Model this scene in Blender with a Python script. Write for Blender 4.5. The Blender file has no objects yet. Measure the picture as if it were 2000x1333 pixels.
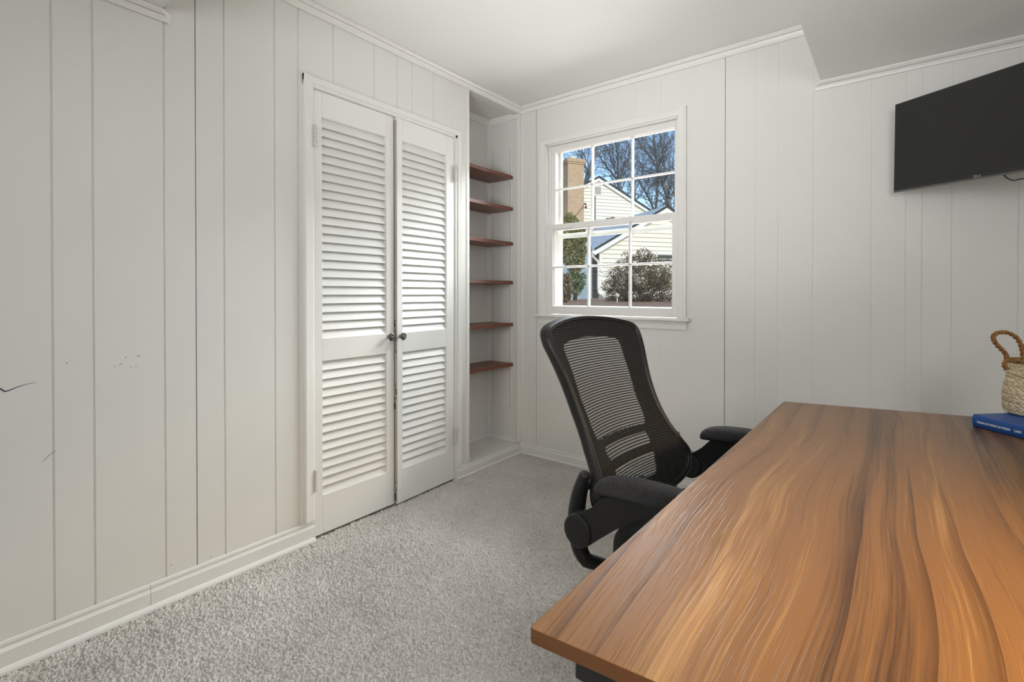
import bpy, bmesh, math, random
import numpy as np
from mathutils import Vector, Matrix
from mathutils import noise as mnoise

random.seed(7)
rng = np.random.default_rng(7)
SC = bpy.context.scene
COL = SC.collection
PI = math.pi

# ------------------------------------------------------------------ camera
FPX, CYPX = 961.973, 580.833
YAW, PITCH, ROLL = math.radians(37.856), math.radians(-0.404), math.radians(0.007)
CAM = Vector((2.016, -2.688, 1.085))
fw = Vector((-math.sin(YAW) * math.cos(PITCH), math.cos(YAW) * math.cos(PITCH), math.sin(PITCH)))
r0 = Vector((math.cos(YAW), math.sin(YAW), 0)); u0 = r0.cross(fw)
rt = math.cos(ROLL) * r0 + math.sin(ROLL) * u0
up = -math.sin(ROLL) * r0 + math.cos(ROLL) * u0
cd = bpy.data.cameras.new('camera'); cam = bpy.data.objects.new('camera', cd); COL.objects.link(cam)
cd.sensor_width = 36.0; cd.sensor_fit = 'HORIZONTAL'
cd.lens = FPX / 2000 * 36
cd.shift_y = -(666.5 - CYPX) / 2000
cd.clip_start = 0.05; cd.clip_end = 400
m = Matrix.Identity(4)
for i in range(3):
    m[i][0] = rt[i]; m[i][1] = up[i]; m[i][2] = -fw[i]; m[i][3] = CAM[i]
cam.matrix_world = m
SC.camera = cam


def ray(px, py):
    return fw + rt * ((px - 1000) / FPX) + up * ((CYPX - py) / FPX)


def at_depth(px, py, d):
    return CAM + ray(px, py) * d


def on_plane(px, py, p0, n):
    d = ray(px, py)
    return CAM + d * ((p0 - CAM).dot(n) / d.dot(n))


# ------------------------------------------------------------------ materials
def newmat(name):
    M = bpy.data.materials.new(name); M.use_nodes = True
    nt = M.node_tree
    b = nt.nodes['Principled BSDF']
    return M, nt, b


def lk(nt, a, b):
    nt.links.new(a, b)


def node(nt, t, **kw):
    n = nt.nodes.new(t)
    for k, v in kw.items():
        setattr(n, k, v)
    return n


def coords(nt, scale=(1, 1, 1), kind='Object', rot=(0, 0, 0)):
    tc = node(nt, 'ShaderNodeTexCoord'); mp = node(nt, 'ShaderNodeMapping')
    mp.inputs['Scale'].default_value = scale
    mp.inputs['Rotation'].default_value = rot
    lk(nt, tc.outputs[kind], mp.inputs['Vector'])
    return mp.outputs['Vector']


def noise(nt, vec, scale, detail=3, rough=0.55, dist=0.0):
    n = node(nt, 'ShaderNodeTexNoise')
    n.inputs['Scale'].default_value = scale; n.inputs['Detail'].default_value = detail
    n.inputs['Roughness'].default_value = rough; n.inputs['Distortion'].default_value = dist
    lk(nt, vec, n.inputs['Vector'])
    return n.outputs['Fac']


def ramp(nt, fac, stops):
    r = node(nt, 'ShaderNodeValToRGB')
    e = r.color_ramp.elements
    while len(e) < len(stops):
        e.new(0.5)
    for k, (p, c) in enumerate(stops):
        e[k].position = p; e[k].color = (*c, 1) if len(c) == 3 else c
    lk(nt, fac, r.inputs['Fac'])
    return r.outputs['Color']


def math_n(nt, op, a, b=None, clamp=False):
    n = node(nt, 'ShaderNodeMath', operation=op); n.use_clamp = clamp
    for k, v in enumerate((a, b)):
        if v is None: continue
        if isinstance(v, (int, float)): n.inputs[k].default_value = v
        else: lk(nt, v, n.inputs[k])
    return n.outputs[0]


def bump(nt, b, h, strength, dist=0.01):
    n = node(nt, 'ShaderNodeBump')
    n.inputs['Strength'].default_value = strength; n.inputs['Distance'].default_value = dist
    lk(nt, h, n.inputs['Height']); lk(nt, n.outputs['Normal'], b.inputs['Normal'])


def srgb(r, g, b):
    f = lambda c: (c / 255 / 12.92) if c / 255 <= 0.04045 else ((c / 255 + 0.055) / 1.055) ** 2.4
    return (f(r), f(g), f(b))


def plain(name, col, rough=0.5, metal=0.0, spec=0.5, bumpy=None, vary=0.0, coat=0.0):
    M, nt, b = newmat(name)
    b.inputs['Base Color'].default_value = (*col, 1); b.inputs['Roughness'].default_value = rough
    b.inputs['Metallic'].default_value = metal; b.inputs['Specular IOR Level'].default_value = spec
    b.inputs['Coat Weight'].default_value = coat
    v = coords(nt)
    if vary:
        f = noise(nt, v, 6.0, 3)
        lk(nt, ramp(nt, f, [(0.25, tuple(c * (1 - vary) for c in col)), (0.75, tuple(min(1, c * (1 + vary)) for c in col))]), b.inputs['Base Color'])
    if bumpy:
        bump(nt, b, noise(nt, v, bumpy[0], 3), bumpy[1], bumpy[2] if len(bumpy) > 2 else 0.002)
    return M


MAT = {}
MAT['wall'] = plain('painted_panelling', (0.72, 0.712, 0.685), 0.42, bumpy=(160, 0.10, 0.0015), vary=0.012)
MAT['trim'] = plain('gloss_trim_paint', (0.76, 0.75, 0.72), 0.33, bumpy=(90, 0.06, 0.001), vary=0.01)
MAT['door'] = plain('door_paint', (0.77, 0.765, 0.735), 0.36, bumpy=(90, 0.06, 0.001), vary=0.01)
MAT['ceiling'] = plain('flat_ceiling_paint', (0.77, 0.77, 0.745), 0.9, bumpy=(220, 0.08, 0.001))
MAT['niche'] = plain('niche_paint', (0.70, 0.69, 0.665), 0.5, bumpy=(120, 0.08, 0.001), vary=0.015)
MAT['black_plastic'] = plain('black_plastic', (0.010, 0.010, 0.0105), 0.42, spec=0.35, bumpy=(900, 0.15, 0.0004))
MAT['soft_pad'] = None
MAT['dark_metal'] = plain('black_powder_coat', (0.012, 0.012, 0.013), 0.45)
MAT['chrome'] = plain('aged_pewter', (0.20, 0.19, 0.175), 0.33, metal=1.0)
MAT['hinge'] = plain('painted_hinge', (0.62, 0.61, 0.57), 0.35, metal=0.25)
MAT['steel_white'] = plain('white_metal_strip', (0.72, 0.71, 0.69), 0.4)
MAT['hole'] = plain('slot_shadow', (0.06, 0.055, 0.05), 0.9)
MAT['ink'] = plain('blue_black_ink', (0.02, 0.03, 0.06), 0.6)
MAT['scuff'] = plain('grey_scuff', (0.16, 0.15, 0.14), 0.7)
MAT['chip'] = plain('chipped_edge', (0.035, 0.05, 0.042), 0.6)
MAT['raw_edge'] = plain('worn_edge_paint', (0.44, 0.40, 0.36), 0.55, vary=0.1)


def wood(name, lo, mid, hi, scale=1.0, rough=0.35, ridge=0.0, axis=1, warp=0.10):
    M, nt, b = newmat(name)
    sc = [9.0 * scale] * 3; sc[axis] = 0.75 * scale
    tc = node(nt, 'ShaderNodeTexCoord')
    # slow sideways drift so figure wanders like sawn veneer
    wob = node(nt, 'ShaderNodeTexNoise'); wob.inputs['Scale'].default_value = 1.9; wob.inputs['Detail'].default_value = 0.5
    lk(nt, tc.outputs['Object'], wob.inputs['Vector'])
    sub = node(nt, 'ShaderNodeVectorMath', operation='SUBTRACT'); sub.inputs[1].default_value = (0.5, 0.5, 0.5)
    lk(nt, wob.outputs['Color'], sub.inputs[0])
    scl = node(nt, 'ShaderNodeVectorMath', operation='MULTIPLY')
    am = [warp, warp, warp]; am[axis] = 0.0
    scl.inputs[1].default_value = am
    lk(nt, sub.outputs[0], scl.inputs[0])
    add = node(nt, 'ShaderNodeVectorMath', operation='ADD')
    lk(nt, tc.outputs['Object'], add.inputs[0]); lk(nt, scl.outputs[0], add.inputs[1])

    def mapped(s):
        mp = node(nt, 'ShaderNodeMapping'); mp.inputs['Scale'].default_value = s
        lk(nt, add.outputs[0], mp.inputs['Vector']); return mp.outputs['Vector']
    broad = noise(nt, mapped(sc), 1.0, 4, 0.6, 0.15)
    s2 = [60.0 * scale] * 3; s2[axis] = 0.9 * scale
    mids = noise(nt, mapped(s2), 1.0, 4, 0.65)
    s3 = [420.0 * scale] * 3; s3[axis] = 9 * scale
    fine = noise(nt, mapped(s3), 1.0, 2, 0.6)
    f = math_n(nt, 'ADD', math_n(nt, 'MULTIPLY', broad, 0.62), math_n(nt, 'ADD', math_n(nt, 'MULTIPLY', mids, 0.26), math_n(nt, 'MULTIPLY', fine, 0.12)))
    c = ramp(nt, f, [(0.30, lo), (0.46, mid), (0.56, mid), (0.70, hi)])
    # thin dark growth lines
    s4 = [5.0 * scale] * 3; s4[axis] = 0.42 * scale
    g = noise(nt, mapped(s4), 1.3, 1, 0.4, 0.1)
    band = math_n(nt, 'ABSOLUTE', math_n(nt, 'SUBTRACT', math_n(nt, 'FRACT', math_n(nt, 'MULTIPLY', g, 9.0)), 0.5))
    line = ramp(nt, band, [(0.0, (0.9, 0.9, 0.9)), (0.02, (0.5, 0.5, 0.5)), (0.22, (0, 0, 0))])
    mx = node(nt, 'ShaderNodeMix', data_type='RGBA', blend_type='MULTIPLY')
    lk(nt, math_n(nt, 'MULTIPLY', line, 0.75), mx.inputs['Factor'])
    lk(nt, c, mx.inputs['A']); mx.inputs['B'].default_value = (0.42, 0.36, 0.32, 1)
    lk(nt, mx.outputs['Result'], b.inputs['Base Color'])
    b.inputs['Roughness'].default_value = rough
    if ridge:
        s5 = [190.0] * 3; s5[axis] = 6.0
        hh = noise(nt, mapped(s5), 1.0, 2, 0.5, 0.3)
        pore = ramp(nt, hh, [(0.34, (0, 0, 0)), (0.44, (1, 1, 1))])
        bump(nt, b, pore, ridge, 0.0006)
    return M




def veneer(name, lo, mid, hi, rough, ridge, knots=()):
    """flat-sawn veneer: growth lines run along y and only wander slowly sideways"""
    M, nt, b = newmat(name)
    tc = node(nt, 'ShaderNodeTexCoord'); sp = node(nt, 'ShaderNodeSeparateXYZ'); lk(nt, tc.outputs['Object'], sp.inputs[0])
    X, Y = sp.outputs['X'], sp.outputs['Y']

    def n2(u, fu, fv, detail=2, rough_=0.5, off=0.0):
        c = node(nt, 'ShaderNodeCombineXYZ')
        lk(nt, math_n(nt, 'MULTIPLY', u, fu), c.inputs[0]); lk(nt, math_n(nt, 'MULTIPLY', Y, fv), c.inputs[1]); c.inputs[2].default_value = off
        return noise(nt, c.outputs[0], 1.0, detail, rough_)
    w = math_n(nt, 'ADD', math_n(nt, 'MULTIPLY', n2(X, 2.2, 1.3, 1, 0.4, 3.1), 0.11), math_n(nt, 'MULTIPLY', n2(X, 4.0, 3.0, 1, 0.4, 9.7), 0.014))
    U = math_n(nt, 'ADD', X, w)
    for kx, ky, kr in knots:      # fibres part round small knots
        pass
    broad = n2(U, 7.0, 0.30, 3, 0.55, 1.3)
    band = n2(U, 26.0, 0.5, 3, 0.6, 4.4)
    fibre = n2(U, 240.0, 4.0, 3, 0.65, 0.0)
    ph = math_n(nt, 'FRACT', math_n(nt, 'ADD', math_n(nt, 'MULTIPLY', U, 17.0), math_n(nt, 'MULTIPLY', n2(U, 6.0, 0.5, 2, 0.5, 7.7), 2.6)))
    ring = math_n(nt, 'POWER', ph, 5.0)
    amp = ramp(nt, n2(U, 5.0, 1.1, 2, 0.5, 12.0), [(0.40, (0.08, 0.08, 0.08)), (0.62, (1, 1, 1))])
    f = math_n(nt, 'ADD', math_n(nt, 'MULTIPLY', broad, 0.48), math_n(nt, 'ADD', math_n(nt, 'MULTIPLY', band, 0.30), math_n(nt, 'MULTIPLY', fibre, 0.22)))
    c = ramp(nt, f, [(0.385, lo), (0.475, mid), (0.53, mid), (0.62, hi)])
    mx = node(nt, 'ShaderNodeMix', data_type='RGBA', blend_type='MULTIPLY')
    lk(nt, math_n(nt, 'MULTIPLY', math_n(nt, 'MULTIPLY', ring, amp), 0.95), mx.inputs['Factor'])
    lk(nt, c, mx.inputs['A']); mx.inputs['B'].default_value = (0.30, 0.25, 0.22, 1)
    col = mx.outputs['Result']
    for kx, ky, kr in knots:
        dx = math_n(nt, 'MULTIPLY', math_n(nt, 'SUBTRACT', U, kx + 0.10), 1 / kr); dy = math_n(nt, 'MULTIPLY', math_n(nt, 'SUBTRACT', Y, ky), 0.45 / kr)
        d2 = math_n(nt, 'ADD', math_n(nt, 'MULTIPLY', dx, dx), math_n(nt, 'MULTIPLY', dy, dy))
        k = ramp(nt, d2, [(0.0, (0.8, 0.8, 0.8)), (0.3, (0.45, 0.45, 0.45)), (1.0, (0, 0, 0))])
        m2 = node(nt, 'ShaderNodeMix', data_type='RGBA', blend_type='MULTIPLY'); lk(nt, k, m2.inputs['Factor']); lk(nt, col, m2.inputs['A']); m2.inputs['B'].default_value = (0.3, 0.22, 0.16, 1)
        col = m2.outputs['Result']
    lk(nt, col, b.inputs['Base Color'])
    b.inputs['Roughness'].default_value = rough
    h = n2(U, 230.0, 8.0, 2, 0.5, 5.0)
    pore = ramp(nt, h, [(0.38, (0, 0, 0)), (0.50, (1, 1, 1))])
    bump(nt, b, pore, ridge, 0.0008)
    return M


MAT['desk'] = veneer('walnut_laminate', srgb(88, 60, 36), srgb(142, 102, 62), srgb(190, 147, 95), 0.33, 0.38, ((2.02, -1.93, 0.012), (1.86, -1.98, 0.008), (1.98, -1.10, 0.008)))
MAT['desk_edge'] = wood('walnut_edge_band', srgb(84, 50, 24), srgb(110, 68, 34), srgb(130, 84, 46), 1.0, 0.45, 0.0, axis=0)
MAT['shelf'] = wood('red_brown_shelf_wood', srgb(84, 44, 30), srgb(122, 70, 48), srgb(152, 96, 68), 1.6, 0.38, 0.0, warp=0.03)


def carpet_mat():
    M, nt, b = newmat('grey_beige_carpet')
    v = coords(nt)
    a = noise(nt, v, 260, 2, 0.6)
    big = noise(nt, v, 2.2, 3, 0.6, 0.4)
    f = math_n(nt, 'ADD', math_n(nt, 'MULTIPLY', a, 0.7), math_n(nt, 'MULTIPLY', big, 0.3))
    lk(nt, ramp(nt, f, [(0.28, (0.33, 0.298, 0.268)), (0.5, (0.61, 0.572, 0.532)), (0.72, (0.84, 0.81, 0.775))]), b.inputs['Base Color'])
    b.inputs['Roughness'].default_value = 0.95; b.inputs['Specular IOR Level'].default_value = 0.1
    b.inputs['Sheen Weight'].default_value = 0.15
    bump(nt, b, noise(nt, v, 330, 2, 0.6), 0.6, 0.004)
    return M


MAT['carpet'] = carpet_mat()


def ribbed(name, col, pitch, rough, u='UV'):
    """closely woven knit: rows of small ribs"""
    M, nt, b = newmat(name)
    b.inputs['Base Color'].default_value = (*col, 1); b.inputs['Roughness'].default_value = rough
    tc = node(nt, 'ShaderNodeTexCoord'); sp = node(nt, 'ShaderNodeSeparateXYZ')
    lk(nt, tc.outputs['Object'], sp.inputs[0])
    s = math_n(nt, 'SINE', math_n(nt, 'MULTIPLY', math_n(nt, 'ADD', sp.outputs['X'], math_n(nt, 'MULTIPLY', sp.outputs['Z'], 0.8)), 2 * PI / pitch))
    t = math_n(nt, 'SINE', math_n(nt, 'MULTIPLY', sp.outputs['Y'], 2 * PI / (pitch * 1.2)))
    bump(nt, b, math_n(nt, 'ADD', s, math_n(nt, 'MULTIPLY', t, 0.4)), 0.7, 0.0012)
    return M


MAT['soft_pad'] = ribbed('black_knit_pad', (0.010, 0.010, 0.0115), 0.0052, 0.6)
MAT['seat_fabric'] = ribbed('black_seat_fabric', (0.010, 0.010, 0.0105), 0.004, 0.75)


def mesh_fabric():
    """open weave: transparent between threads, pattern laid out on a UV map in metres"""
    M, nt, b = newmat('black_open_mesh')
    b.inputs['Base Color'].default_value = (0.022, 0.022, 0.022, 1); b.inputs['Roughness'].default_value = 0.6
    tc = node(nt, 'ShaderNodeUVMap'); sp = node(nt, 'ShaderNodeSeparateXYZ'); lk(nt, tc.outputs[0], sp.inputs[0])
    k = 2 * PI / 0.0112
    s = math_n(nt, 'SINE', math_n(nt, 'MULTIPLY', math_n(nt, 'ADD', sp.outputs[0], math_n(nt, 'MULTIPLY', sp.outputs[1], 0.85)), k))
    t = math_n(nt, 'SINE', math_n(nt, 'MULTIPLY', math_n(nt, 'SUBTRACT', sp.outputs[0], math_n(nt, 'MULTIPLY', sp.outputs[1], 0.85)), k))
    open_ = math_n(nt, 'GREATER_THAN', math_n(nt, 'MULTIPLY', s, t), 0.22)
    tr = node(nt, 'ShaderNodeBsdfTransparent'); mx = node(nt, 'ShaderNodeMixShader')
    out = nt.nodes['Material Output']
    lk(nt, open_, mx.inputs[0]); lk(nt, b.outputs[0], mx.inputs[1]); lk(nt, tr.outputs[0], mx.inputs[2])
    lk(nt, mx.outputs[0], out.inputs['Surface'])
    return M


MAT['mesh'] = mesh_fabric()


def glass_mat():
    M, nt, b = newmat('window_glass')
    tr = node(nt, 'ShaderNodeBsdfTransparent'); gl = node(nt, 'ShaderNodeBsdfGlossy'); mx = node(nt, 'ShaderNodeMixShader')
    gl.inputs['Roughness'].default_value = 0.0
    fr = node(nt, 'ShaderNodeFresnel'); fr.inputs['IOR'].default_value = 1.35
    tr.inputs['Color'].default_value = (0.97, 0.985, 0.98, 1)
    lk(nt, math_n(nt, 'MULTIPLY', fr.outputs[0], 0.8), mx.inputs[0]); lk(nt, tr.outputs[0], mx.inputs[1]); lk(nt, gl.outputs[0], mx.inputs[2])
    lk(nt, mx.outputs[0], nt.nodes['Material Output'].inputs['Surface'])
    return M


MAT['glass'] = glass_mat()
MAT['tv_screen'] = plain('tv_panel', (0.021, 0.021, 0.0215), 0.28, spec=0.35)
MAT['tv_case'] = plain('tv_case', (0.016, 0.016, 0.016), 0.35)
MAT['tv_lip'] = plain('tv_lower_lip', (0.10, 0.10, 0.095), 0.3)
MAT['logo'] = plain('grey_print', (0.42, 0.42, 0.42), 0.5)
MAT['book'] = plain('blue_book_cloth', srgb(20, 76, 150), 0.42, bumpy=(700, 0.2, 0.0005))
MAT['paper'] = plain('book_paper', (0.72, 0.68, 0.58), 0.9, bumpy=(400, 0.2))
MAT['white_print'] = plain('white_print', (0.82, 0.83, 0.85), 0.5)
MAT['leaf_thin'] = plain('green_blade', srgb(62, 74, 40), 0.5)


def straw(name, lo, hi, sc):
    M, nt, b = newmat(name)
    f = noise(nt, coords(nt, (1, 1, 1)), sc, 4, 0.65)
    lk(nt, ramp(nt, f, [(0.3, lo), (0.7, hi)]), b.inputs['Base Color'])
    b.inputs['Roughness'].default_value = 0.6
    bump(nt, b, noise(nt, coords(nt), sc * 3, 3), 0.4, 0.001)
    return M


MAT['straw'] = straw('seagrass_straw', srgb(178, 156, 118), srgb(236, 222, 192), 110)
MAT['rope'] = straw('seagrass_rope', srgb(112, 74, 34), srgb(170, 122, 66), 160)
# outdoors
MAT['siding'] = plain('cream_siding', (0.76, 0.725, 0.62), 0.6, vary=0.03)
MAT['ext_white'] = plain('outdoor_white_paint', (0.78, 0.77, 0.72), 0.5)
MAT['roof'] = plain('blue_grey_shingle', (0.50, 0.54, 0.57), 0.85, bumpy=(14, 0.6, 0.02), vary=0.25)
MAT['roof_edge'] = plain('dark_roof_edge', (0.03, 0.035, 0.04), 0.8)
MAT['brown_brick'] = plain('brown_brick', (0.16, 0.115, 0.085), 0.9, vary=0.2)
MAT['soil'] = straw('leaf_litter', (0.17, 0.085, 0.04), (0.52, 0.29, 0.15), 5)
MAT['bark'] = straw('bare_bark', (0.075, 0.085, 0.10), (0.19, 0.20, 0.21), 5)
MAT['red'] = plain('red_glass_ball', (0.25, 0.01, 0.012), 0.2)
MAT['win_dark'] = plain('dark_pane', (0.03, 0.028, 0.022), 0.15)
MAT['board'] = plain('pale_blue_board', (0.42, 0.50, 0.54), 0.6, vary=0.05)


def brick():
    M, nt, b = newmat('buff_brick')
    v = coords(nt, (1, 1, 1))
    br = node(nt, 'ShaderNodeTexBrick')
    br.inputs['Color1'].default_value = (0.50, 0.34, 0.20, 1); br.inputs['Color2'].default_value = (0.41, 0.265, 0.15, 1)
    br.inputs['Mortar'].default_value = (0.46, 0.40, 0.32, 1)
    br.inputs['Scale'].default_value = 1.0; br.inputs['Brick Width'].default_value = 0.2; br.inputs['Row Height'].default_value = 0.068
    br.inputs['Mortar Size'].default_value = 0.006
    lk(nt, node_uv(nt), br.inputs['Vector']); lk(nt, br.outputs['Color'], b.inputs['Base Color'])
    b.inputs['Roughness'].default_value = 0.9
    return M


def node_uv(nt):
    """walls stand upright: run the courses along x+y and up z"""
    tc = node(nt, 'ShaderNodeTexCoord'); sp = node(nt, 'ShaderNodeSeparateXYZ'); lk(nt, tc.outputs['Object'], sp.inputs[0])
    cb = node(nt, 'ShaderNodeCombineXYZ')
    lk(nt, math_n(nt, 'ADD', sp.outputs['X'], sp.outputs['Y']), cb.inputs[0]); lk(nt, sp.outputs['Z'], cb.inputs[1])
    return cb.outputs[0]


MAT['chimney'] = brick()


def leafmat(name, a, b_, sc=9):
    M, nt, b = newmat(name)
    f = noise(nt, coords(nt), sc, 2)
    lk(nt, ramp(nt, f, [(0.35, a), (0.65, b_)]), b.inputs['Base Color'])
    b.inputs['Roughness'].default_value = 0.55
    return M


MAT['leaf_ever'] = leafmat('evergreen_leaves', (0.06, 0.085, 0.03), (0.38, 0.33, 0.12))
MAT['leaf_low'] = leafmat('low_green_leaves', (0.05, 0.10, 0.035), (0.20, 0.26, 0.09))
MAT['leaf_brown'] = leafmat('winter_brown_leaves', (0.085, 0.07, 0.036), (0.30, 0.22, 0.12))
MAT['twig'] = plain('shrub_twigs', (0.085, 0.065, 0.045), 0.8)

# ------------------------------------------------------------------ object helpers
WLOC = {}


def tag(o, label=None, cat=None, group=None, kind=None):
    if label: o['label'] = label
    if cat: o['category'] = cat
    if group: o['group'] = group
    if kind: o['kind'] = kind
    return o


def thing(name, loc=(0, 0, 0), rz=0.0, label=None, cat=None, group=None, kind=None):
    o = bpy.data.objects.new(name, None); COL.objects.link(o)
    o.empty_display_size = 0.05
    o.location = loc; o.rotation_euler = (0, 0, rz)
    WLOC[o.name] = Vector(loc)
    return tag(o, label, cat, group, kind)


class MB:
    def __init__(s):
        s.v = []; s.f = []; s.sm = []; s.mi = []; s.uv = None

    def add(s, vs, fs, smooth=False, mi=0):
        n = len(s.v); s.v.extend([tuple(x) for x in vs])
        for f in fs:
            s.f.append(tuple(n + i for i in f)); s.sm.append(smooth); s.mi.append(mi)
        return s

    def box(s, x0, x1, y0, y1, z0, z1, mi=0):
        vs = [(x, y, z) for z in (z0, z1) for y in (y0, y1) for x in (x0, x1)]
        return s.add(vs, [(0, 2, 3, 1), (4, 5, 7, 6), (0, 1, 5, 4), (2, 6, 7, 3), (0, 4, 6, 2), (1, 3, 7, 5)], False, mi)

    def obox(s, c, ax, ay, az, hx, hy, hz, mi=0):
        """oriented box: centre, three unit axes, half sizes"""
        c = Vector(c); ax = Vector(ax); ay = Vector(ay); az = Vector(az)
        vs = [c + ax * (hx * i) + ay * (hy * j) + az * (hz * k) for k in (-1, 1) for j in (-1, 1) for i in (-1, 1)]
        return s.add(vs, [(0, 2, 3, 1), (4, 5, 7, 6), (0, 1, 5, 4), (2, 6, 7, 3), (0, 4, 6, 2), (1, 3, 7, 5)], False, mi)

    def prism(s, poly, a, b, axis='z', smooth=False, mi=0):
        """extrude a 2-D polygon along an axis; axis x: poly=(y,z); y: poly=(x,z); z: poly=(x,y)"""
        def P(p, t):
            return {'x': (t, p[0], p[1]), 'y': (p[0], t, p[1]), 'z': (p[0], p[1], t)}[axis]
        n = len(poly)
        vs = [P(p, a) for p in poly] + [P(p, b) for p in poly]
        s.add(vs, [tuple(range(n))[::-1], tuple(range(n, 2 * n))], False, mi)
        k = len(s.v) - 2 * n
        for i in range(n):
            j = (i + 1) % n
            s.f.append((k + i, k + j, k + n + j, k + n + i)); s.sm.append(smooth); s.mi.append(mi)
        return s

    def loft(s, rings, closed=True, cap=True, smooth=True, mi=0):
        n = len(rings[0]); k = len(s.v)
        for r in rings: s.v.extend([tuple(p) for p in r])
        for a in range(len(rings) - 1):
            for i in range(n if closed else n - 1):
                j = (i + 1) % n
                s.f.append((k + a * n + i, k + a * n + j, k + (a + 1) * n + j, k + (a + 1) * n + i)); s.sm.append(smooth); s.mi.append(mi)
        if cap and closed:
            s.f.append(tuple(k + i for i in range(n))[::-1]); s.sm.append(False); s.mi.append(mi)
            s.f.append(tuple(k + (len(rings) - 1) * n + i for i in range(n))); s.sm.append(False); s.mi.append(mi)
        return s

    def tube(s, pts, rad, n=8, mi=0, flat=None, ref=(0, 0, 1), closed=False):
        """round (or elliptical: flat=(ra, rb)) tube along a path"""
        pts = [Vector(p) for p in pts]
        if not hasattr(rad, '__len__'): rad = [rad] * len(pts)
        rings = []; N = len(pts); prev = None
        for i, p in enumerate(pts):
            if closed: t = pts[(i + 1) % N] - pts[i - 1]
            else: t = pts[min(i + 1, N - 1)] - pts[max(i - 1, 0)]
            t.normalize()
            if prev is None:
                a = Vector(ref).cross(t)
                if a.length < 1e-3: a = Vector((1, 0, 0)).cross(t)
            else:
                a = prev - t * prev.dot(t)
            a.normalize(); prev = a.copy(); b = t.cross(a)
            ra, rb = (flat if flat else (1, 1))
            rings.append([p + a * (math.cos(q) * rad[i] * ra) + b * (math.sin(q) * rad[i] * rb) for q in [2 * PI * k / n for k in range(n)]])
        if closed: rings.append(rings[0]); return s.loft(rings, True, False, True, mi)
        return s.loft(rings, True, True, True, mi)

    def lathe(s, prof, c=(0, 0, 0), n=32, axis='z', mi=0, smooth=True):
        """prof = [(r, h)...]"""
        c = Vector(c); rings = []
        for r, h in prof:
            ring = []
            for k in range(n):
                q = 2 * PI * k / n; a, b = r * math.cos(q), r * math.sin(q)
                ring.append(c + Vector({'z': (a, b, h), 'x': (h, a, b), 'y': (b, h, a)}[axis]))
            rings.append(ring)
        return s.loft(rings, True, True, smooth, mi)

    def build(s, name, mat, parent=None, local=False, bevel=0, seg=2, fix=True, subsurf=0, solid=None, angle=35):
        me = bpy.data.meshes.new(name)
        off = Vector((0, 0, 0)) if (parent is None or local) else WLOC[parent.name]
        me.from_pydata([(x - off.x, y - off.y, z - off.z) for x, y, z in s.v], [], s.f)
        for M in (mat if isinstance(mat, (list, tuple)) else [mat]): me.materials.append(M)
        me.polygons.foreach_set('use_smooth', s.sm); me.polygons.foreach_set('material_index', s.mi)
        if s.uv is not None:
            L = me.uv_layers.new(name='UVMap')
            for lp in me.loops: L.data[lp.index].uv = s.uv[lp.vertex_index]
        if fix:
            bm = bmesh.new(); bm.from_mesh(me); bmesh.ops.recalc_face_normals(bm, faces=bm.faces); bm.to_mesh(me); bm.free()
        me.update()
        o = bpy.data.objects.new(name, me); COL.objects.link(o)
        WLOC[o.name] = off.copy()
        if parent is not None: o.parent = parent
        if solid:
            md = o.modifiers.new('thick', 'SOLIDIFY'); md.thickness = solid[0]; md.offset = solid[1]
        if bevel:
            md = o.modifiers.new('edge', 'BEVEL'); md.width = bevel; md.segments = seg; md.limit_method = 'ANGLE'; md.angle_limit = math.radians(angle)
        if subsurf:
            md = o.modifiers.new('sub', 'SUBSURF'); md.levels = subsurf; md.render_levels = subsurf
        return o


def copy_tree(o, parent=None):
    c = o.copy(); COL.objects.link(c)
    WLOC[c.name] = WLOC.get(o.name, Vector()).copy()
    if parent is not None: c.parent = parent
    for ch in list(o.children): copy_tree(ch, c)
    return c


def text_mesh(name, body, size, extrude, mat, parent, M4, width=None, font_shear=0):
    cu = bpy.data.curves.new(name, 'FONT'); cu.body = body; cu.size = size; cu.extrude = extrude; cu.align_x = 'LEFT'
    t = bpy.data.objects.new(name + '_t', cu); COL.objects.link(t)
    dg = bpy.context.evaluated_depsgraph_get(); dg.update()
    me = bpy.data.meshes.new_from_object(t.evaluated_get(dg))
    bpy.data.objects.remove(t); bpy.data.curves.remove(cu)
    if width:
        xs = [v.co.x for v in me.vertices]; k = width / (max(xs) - min(xs)); x0 = min(xs)
        for v in me.vertices: v.co.x = (v.co.x - x0) * k
    me.transform(M4)
    me.materials.clear(); me.materials.append(mat)
    me.name = name
    o = bpy.data.objects.new(name, me); COL.objects.link(o); o.parent = parent
    return o


# ------------------------------------------------------------------ room shell
H = 2.352                 # ceiling
FW, RW = -3.75, 3.45      # wall behind the camera, wall on the right
SOFX, SOFY, SOFZ = 1.742, -2.085, 2.066
ST = 'structure'


def grooved(a, b, marks, w=0.0062, d=0.0042):
    """panelling face between a and b: list of (pos, inset), marks = [(pos, 'g' groove | 's' open seam | 'f' faint)]"""
    out = [(a, 0.0)]
    for p, k in sorted(marks):
        ww, dd = {'g': (w, d), 's': (0.0036, 0.010), 'f': (0.004, 0.0012)}[k]
        if p - ww <= a or p + ww >= b: continue
        if k == 'g': out += [(p - ww / 2, 0), (p - ww * 0.2, dd), (p + ww * 0.2, dd), (p + ww / 2, 0)]
        elif k == 's': out += [(p - ww / 2, 0), (p - ww / 2 + 0.0002, dd), (p + ww / 2 - 0.0002, dd), (p + ww / 2, 0)]
        else: out += [(p - ww / 2, 0), (p, dd), (p + ww / 2, 0)]
    out.append((b, 0.0))
    return out


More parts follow.
